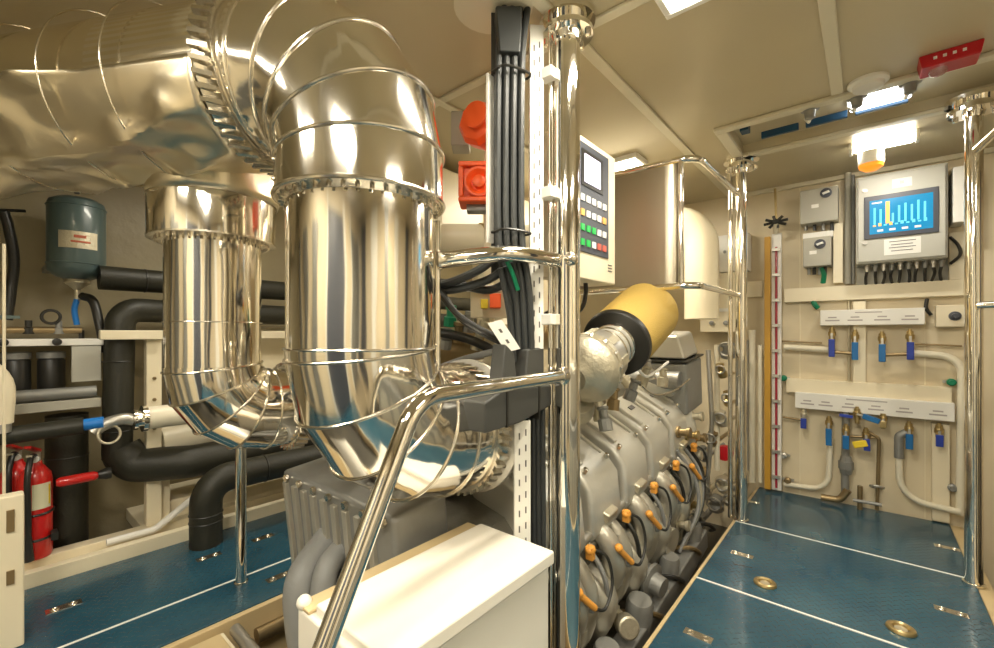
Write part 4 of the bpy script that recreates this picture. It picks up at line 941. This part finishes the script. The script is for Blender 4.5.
# cables high under the duct
for k in range(4):
    tag(MB().sweep(spline([oX(-20,200-4*k,-3.3),oX(40,180-3*k,-3.3),oX(90,170-3*k,-3.3),oX(150,168-2*k,-3.3),oX(220,166,-3.3)],5),.014,8).build('cable', [BLK,ENGD,CAB,BLK][k]), ['lowest','second lowest','second highest','highest'][k]+' of the cables running under the horizontal duct', 'cable', 'cables under the horizontal duct')
# black insulated pipes
def ipipe(name,label,pts,r,fr,rings=()):
    t = thing(name,label,'pipe',V(pts[0])); P = fillet(pts,fr,7); MB().sweep(P,r,28).build('insulation', INS, t)
    for (o,ax_) in rings: MB().torus(o,ax_,r,.004,28,6).build('joint_ring', BLK, t)
    return t
ipipe('insulated_pipe','upper black insulated pipe running behind the pressure tank',[(-3.2,.42,1.46),(-3.2,3.4,1.46)],.066,.1,[((-3.2,.62,1.46),(0,1,0))])
ipipe('insulated_pipe','thick black insulated pipe dropping beside the cream frame and turning aft',[(-3.2,3.4,1.285),(-3.2,.75,1.285),(-3.13,.50,1.285),(-3.13,.485,.415),(-3.0,.72,.415),(-2.96,2.9,.415)],.067,.09,[((-3.13,.487,.62),(0,0,1)),((-3.13,.49,1.0),(0,0,1))])
MB().sweep(fillet([(-3.12,.50,.52),(-3.09,.55,.42),(-2.965,.78,.415),(-2.96,2.9,.415)],.08,6),.092,28).build('thick_insulation', INS, bpy.data.objects['insulated_pipe.001'])
ipipe('insulated_pipe','black insulated pipe rising from the port floor and bending aft',[(-2.75,.80,-.03),(-2.75,.80,.345),(-2.75,2.9,.345)],.078,.12,[((-2.75,.80,.13),(0,0,1)),((-2.75,.80,.17),(0,0,1)),((-2.75,1.1,.345),(0,1,0))])
ipipe('insulated_pipe','black pipe standing low behind the fire extinguisher',[(-3.25,.30,-.3),(-3.25,.30,.72)],.085,.1,[((-3.25,.30,.5),(0,0,1))])
# pipe with blue tape
t = thing('insulated_pipe','thin black insulated pipe ending in blue tape','pipe',(-3.05,.1,.68))
pa, pb = V((-3.02,-.15,.675)), V((-2.93,.33,.700)); MB().cyl(pa,pb,.040,20).build('insulation', INS, t)
MB().cyl(pb-V((.01,.05,.0)),pb+V((.02,.07,.008)),.028,20).build('tape', BTP, t)
t = thing('flanged_pipe','cream pipe with chrome flange behind the smaller exhaust pipe','pipe',(-2.96,.6,.69))
MB().cyl((-2.93,.58,.70),(-2.93,2.6,.70),.060,28).build('pipe', PIPEW, t)
MB().lathe((-2.93,.52,.70),(0,1,0),[(0,.045),(.0,.055),(.015,.055),(.015,.045),(.035,.045),(.035,.070),(.055,.070)],24).build('flange', CHROME, t)
MB().sweep(spline([(-2.93,.52,.70),(-2.93,.47,.71),(-2.93,.40,.69),(-2.93,.36,.66)],5),.030,16).build('nozzle', GALV, t)
q = MB(); q.torus((-2.90,.42,.645),(1,.2,.2),.045,.006,30,8); q.build('wire_ring', CAST, t)
tag(MB().sweep(fillet([(-3.12,.68,.525),(-3.12,.9,.54),(-3.12,2.8,.54)],.1,3),.080,28).build('pipe', PIPEW), 'fat cream pipe below the flanged one behind the frame', 'pipe')
# cream steel frame
t = thing('support_frame','cream steel frame standing behind the black insulated pipes','frame',(-3.12,.63,.075))
for y in (.635,1.55): bx(-3.12,-3.057,y-.035,y+.035,.075,1.17).build('post', CREAM, t, bevel=.004)
bx(-3.058,-3.01,.40,.672,1.12,1.17).build('beam', CREAM, t, bevel=.004); bx(-3.12,-3.058,.672,1.515,1.12,1.17).build('beam', CREAM, t, bevel=.004)
q = MB()
for z in (.5,.62,.78,.9): q.lathe((-3.057,.635,z),(1,0,0),[(0,.010),(.008,.010)],6)
q.build('bolt_row', BRONZE, t)
bx(-3.16,-3.11,.665,.72,.075,.30).build('gusset', CREAM, t)
tag(MB().sweep(fillet([(-2.98,.42,.075),(-2.975,.62,.075),(-2.97,.80,.20),(-2.97,1.0,.205)],.06,4),.018,10).build('hose', LAB), 'white braided hose on the cream ledge', 'hose')
tag(bx(-3.5,-3.15,.72,1.1,.04,.16).build('tray', CREAM, bevel=.01), 'cream tray on the ledge behind the frame', 'tray')
# shelf
t = thing('equipment_shelf','grey two-level shelf bracket below the pressure tank','shelf',(-3.35,.2,.75))
bx(-3.58,-3.12,-.30,.43,1.09,1.125).build('upper_board', LAB, t, bevel=.004)
bx(-3.145,-3.125,.305,.42,.90,1.088).build('drop_panel', CABG, t, bevel=.003)
bx(-3.58,-3.12,-.25,.42,.76,.81).build('lower_board', STRT, t, bevel=.004)
for k,(y,lb) in enumerate(((.24,'black filter canister on the lower shelf beside the grey drop panel'),(.115,'black filter canister on the lower shelf, nearer the left edge'))):
    t = thing('filter_canister',lb,'filter',(-3.2,y,.81)); MB().lathe((-3.24,y,.812),(0,0,1),[(0,.045),(.02,.053),(.20,.053),(.21,.048)],24).build('canister', BLK, t); MB().lathe((-3.24,y,1.025),(0,0,1),[(0,.055),(.03,.055),(.035,.04)],24).build('cap', ENGD, t)
q = tag(MB().sweep([(-3.14,-.2,.845),(-3.14,.40,.845)],.030,16).build('pipe', ENGD), 'dark grey pipe lying along the lower shelf edge', 'pipe')
# valve manifold on the shelf
t = thing('valve_manifold','small bronze and black valve manifold on the upper shelf','manifold',(-3.2,.15,1.14))
MB().sweep([(-3.28,-.1,1.17),(-3.28,.36,1.17)],.018,12).build('header', BRONZE, t)
for k,y in enumerate((-.02,.06,.16,.27)):
    MB().lathe((-3.28,y,1.15),(0,0,1),[(0,.022),(.03,.024),(.035,.014),(.07,.014)],12).build('valve', [CAST,BRONZE,BLK,ENGD][k], t)
MB().torus((-3.26,.24,1.24),(1,0,0),.035,.007,20,6).build('handwheel', BLK, t)
MB().obox((-3.27,.06,1.235),(.005,0,0),(0,.07,0),(0,0,.008)).build('lever', TANK, t)
for y in (.0,.07,.25): MB().lathe((-3.125,y,1.11),(1,0,0),[(0,.018),(.03,.018),(.032,.01)],12).build('plug', BLK, t)
MB().cyl((-3.28,-.1,1.126),(-3.28,-.1,1.17),.012,8).build('foot', BLK, t)
MB().cyl((-3.28,.36,1.126),(-3.28,.36,1.17),.012,8).build('foot', BLK, t)
# rounded cream casing at left
t = thing('pump_casing','rounded cream casing at the left edge under the shelf','casing',oX(10,420,-2.9))
pc_ = oX(0,388,-2.95); c = MB(); c.sweep(spline([pc_+V((0,-.25,.10)),pc_+V((0,-.10,.10)),pc_+V((-.0,-.01,.02)),pc_+V((0,.0,-.16))],6),[.075-.0018*k for k in range(19)],24); c.build('casing', CREAM, t)
MB().cyl(pc_+V((0,.0,-.16)),pc_+V((0,.0,-.20)),.036).build('neck', GALV, t)
# red lever
t = thing('valve_lever','long red valve lever near the fire extinguisher','lever',oX(76,480,-3.05))
a_, b_ = oX(56,483,-3.0), oX(98,475,-3.0); MB().sweep([a_,a_.lerp(b_,.1),a_.lerp(b_,.9),b_],[.016,.024,.024,.014],14).build('grip', REDP, t)
MB().lathe(b_,(b_-a_),[(0,.02),(.03,.03),(.05,.03)],12).build('hub', BLK, t)
# fire extinguisher
ex, ey, ez = -3.055, .172, .075
def extinguisher(ex,ey,ez,label,full=True):
    t = thing('fire_extinguisher',label,'fire extinguisher',(ex,ey,ez)); R = .060
    cy_ = MB().lathe((ex,ey,ez),(0,0,1),[(0,R*.9),(.012,R),(.37,R),(.40,R*.92),(.43,R*.6),(.445,.025),(.46,.022)],36).build('cylinder', REDP, t)
    bb = math.atan2(-ey,-ex)
    if full:
        lp = patch(ex,ey,R,ez+.24,ez+.36,bb-.2,bb+1.0,'label',mat('extinguisher_label',(.75,.72,.5),.5),cy_)
        patch(ex,ey,R+.001,ez+.255,ez+.35,bb+.80,bb+.92,'hazard_mark',YEL,lp)
        for z in (.10,.22):
            q = MB(); q.torus((ex,ey,ez+z),(.1,0,1),R+.002,.006,36,6); q.build('strap', BLK, t)
        MB().obox((ex+.05,ey+.06,ez+.10),(.03,.0,0),(0,.012,0),(0,0,.018)).build('strap_buckle', BLK, t)
    MB().cyl((ex,ey,ez+.455),(ex,ey,ez+.50),.018,14).build('valve', CAST, t)
    MB().obox((ex+.02,ey-.01,ez+.525),(.05,-.02,.02),(.006,.012,0),(0,0,.006)).build('handle', REDP, t)
    MB().obox((ex+.02,ey-.01,ez+.495),(.045,-.015,.005),(.005,.010,0),(0,0,.005)).build('carry_lever', CAST, t)
    MB().lathe((ex+.02,ey-.0,ez+.475),(.8,-.3,0),[(0,.016),(.012,.016)],16).build('gauge', LAB, t)
    e = V((math.cos(bb-.25),math.sin(bb-.25),0))
    MB().sweep(spline([V((ex,ey,ez+.485)),V((ex,ey,ez+.49))+e*.06,V((ex,ey,ez+.40))+e*.105,V((ex,ey,ez+.20))+e*.095,V((ex,ey,ez+.12))+e*.095],6),.012,12).build('hose', BLK, t)
    MB().cyl(V((ex,ey,ez+.13))+e*.095,V((ex,ey,ez+.02))+e*.098,.012,12,.022).build('nozzle', BLK, t)
    return t
extinguisher(ex,ey,ez,'red fire extinguisher with label and black straps, standing on the ledge')
extinguisher(-3.175,.115,.075,'second red fire extinguisher, mostly cut off at the left edge',False)
# left edge post
pz = oX(12,560,-2.40)
t = thing('door_post','cream post with latch at the extreme left edge','post',(pz.x,pz.y,0))
bx(-2.43,-2.37,pz.y-.04,pz.y+.03,0,.56).build('post', CREAM, t, bevel=.006)
bx(-2.372,-2.364,pz.y-.015,pz.y+.005,.43,.51).build('latch', BRONZE, t)
bx(-2.372,-2.364,pz.y-.015,pz.y+.005,.24,.29).build('hinge', BRONZE, t)
pz2 = oX(4,400,-2.55); tag(MB().cyl((pz2.x,pz2.y,0),(pz2.x,pz2.y,1.5),.005,12).build('post', CREAM), 'thin white upright at the extreme left edge', 'post')
# tan boxes low at the port side of the engine front
t = thing('step_box','tan and grey step box low in front of the engine','box',(-1.72,.40,-.2))
bx(-1.925,-1.62,.25,.62,-.30,-.02).build('body', CREAM, t, bevel=.008); bx(-1.90,-1.66,.27,.60,-.02,-.005).build('lid', WOOD, t, bevel=.004)
q = tag(bx(-1.60,-1.12,.05,.62,-.30,-.10).build('bearer_plate', GALV, bevel=.01), 'grey plate in the bilge left of the white enclosure', 'plate')
tag(MB().cyl((-1.92,.66,-.03),(-1.30,.66,-.05),.022,14).build('pipe', GALV), 'grey pipe crossing the bilge below the grey hose', 'pipe')
tag(MB().cyl((-1.92,.74,-.10),(-1.92,1.6,-.10),.03,14).build('pipe', BRONZE), 'bronze pipe under the edge of the port floor', 'pipe')
# ================================================================== WORLD, CAMERA, VIEW
w = bpy.data.worlds.new('world'); SC.world = w; w.use_nodes = True
w.node_tree.nodes['Background'].inputs[0].default_value = (1,.86,.62,1); w.node_tree.nodes['Background'].inputs[1].default_value = .0
cam = bpy.data.cameras.new('camera'); co = bpy.data.objects.new('camera', cam); COL.objects.link(co)
co.location = (0,0,CH); co.rotation_euler = (math.pi/2, 0, TH)
cam.sensor_fit = 'HORIZONTAL'; cam.sensor_width = 36; cam.lens = F/994*36; cam.shift_x = 3/994; cam.shift_y = 10/994; cam.clip_start = .02
SC.camera = co
vs = SC.view_settings; vs.view_transform = 'Standard'; vs.look = 'None'; vs.gamma = 1; vs.use_curve_mapping = False; vs.exposure = .36
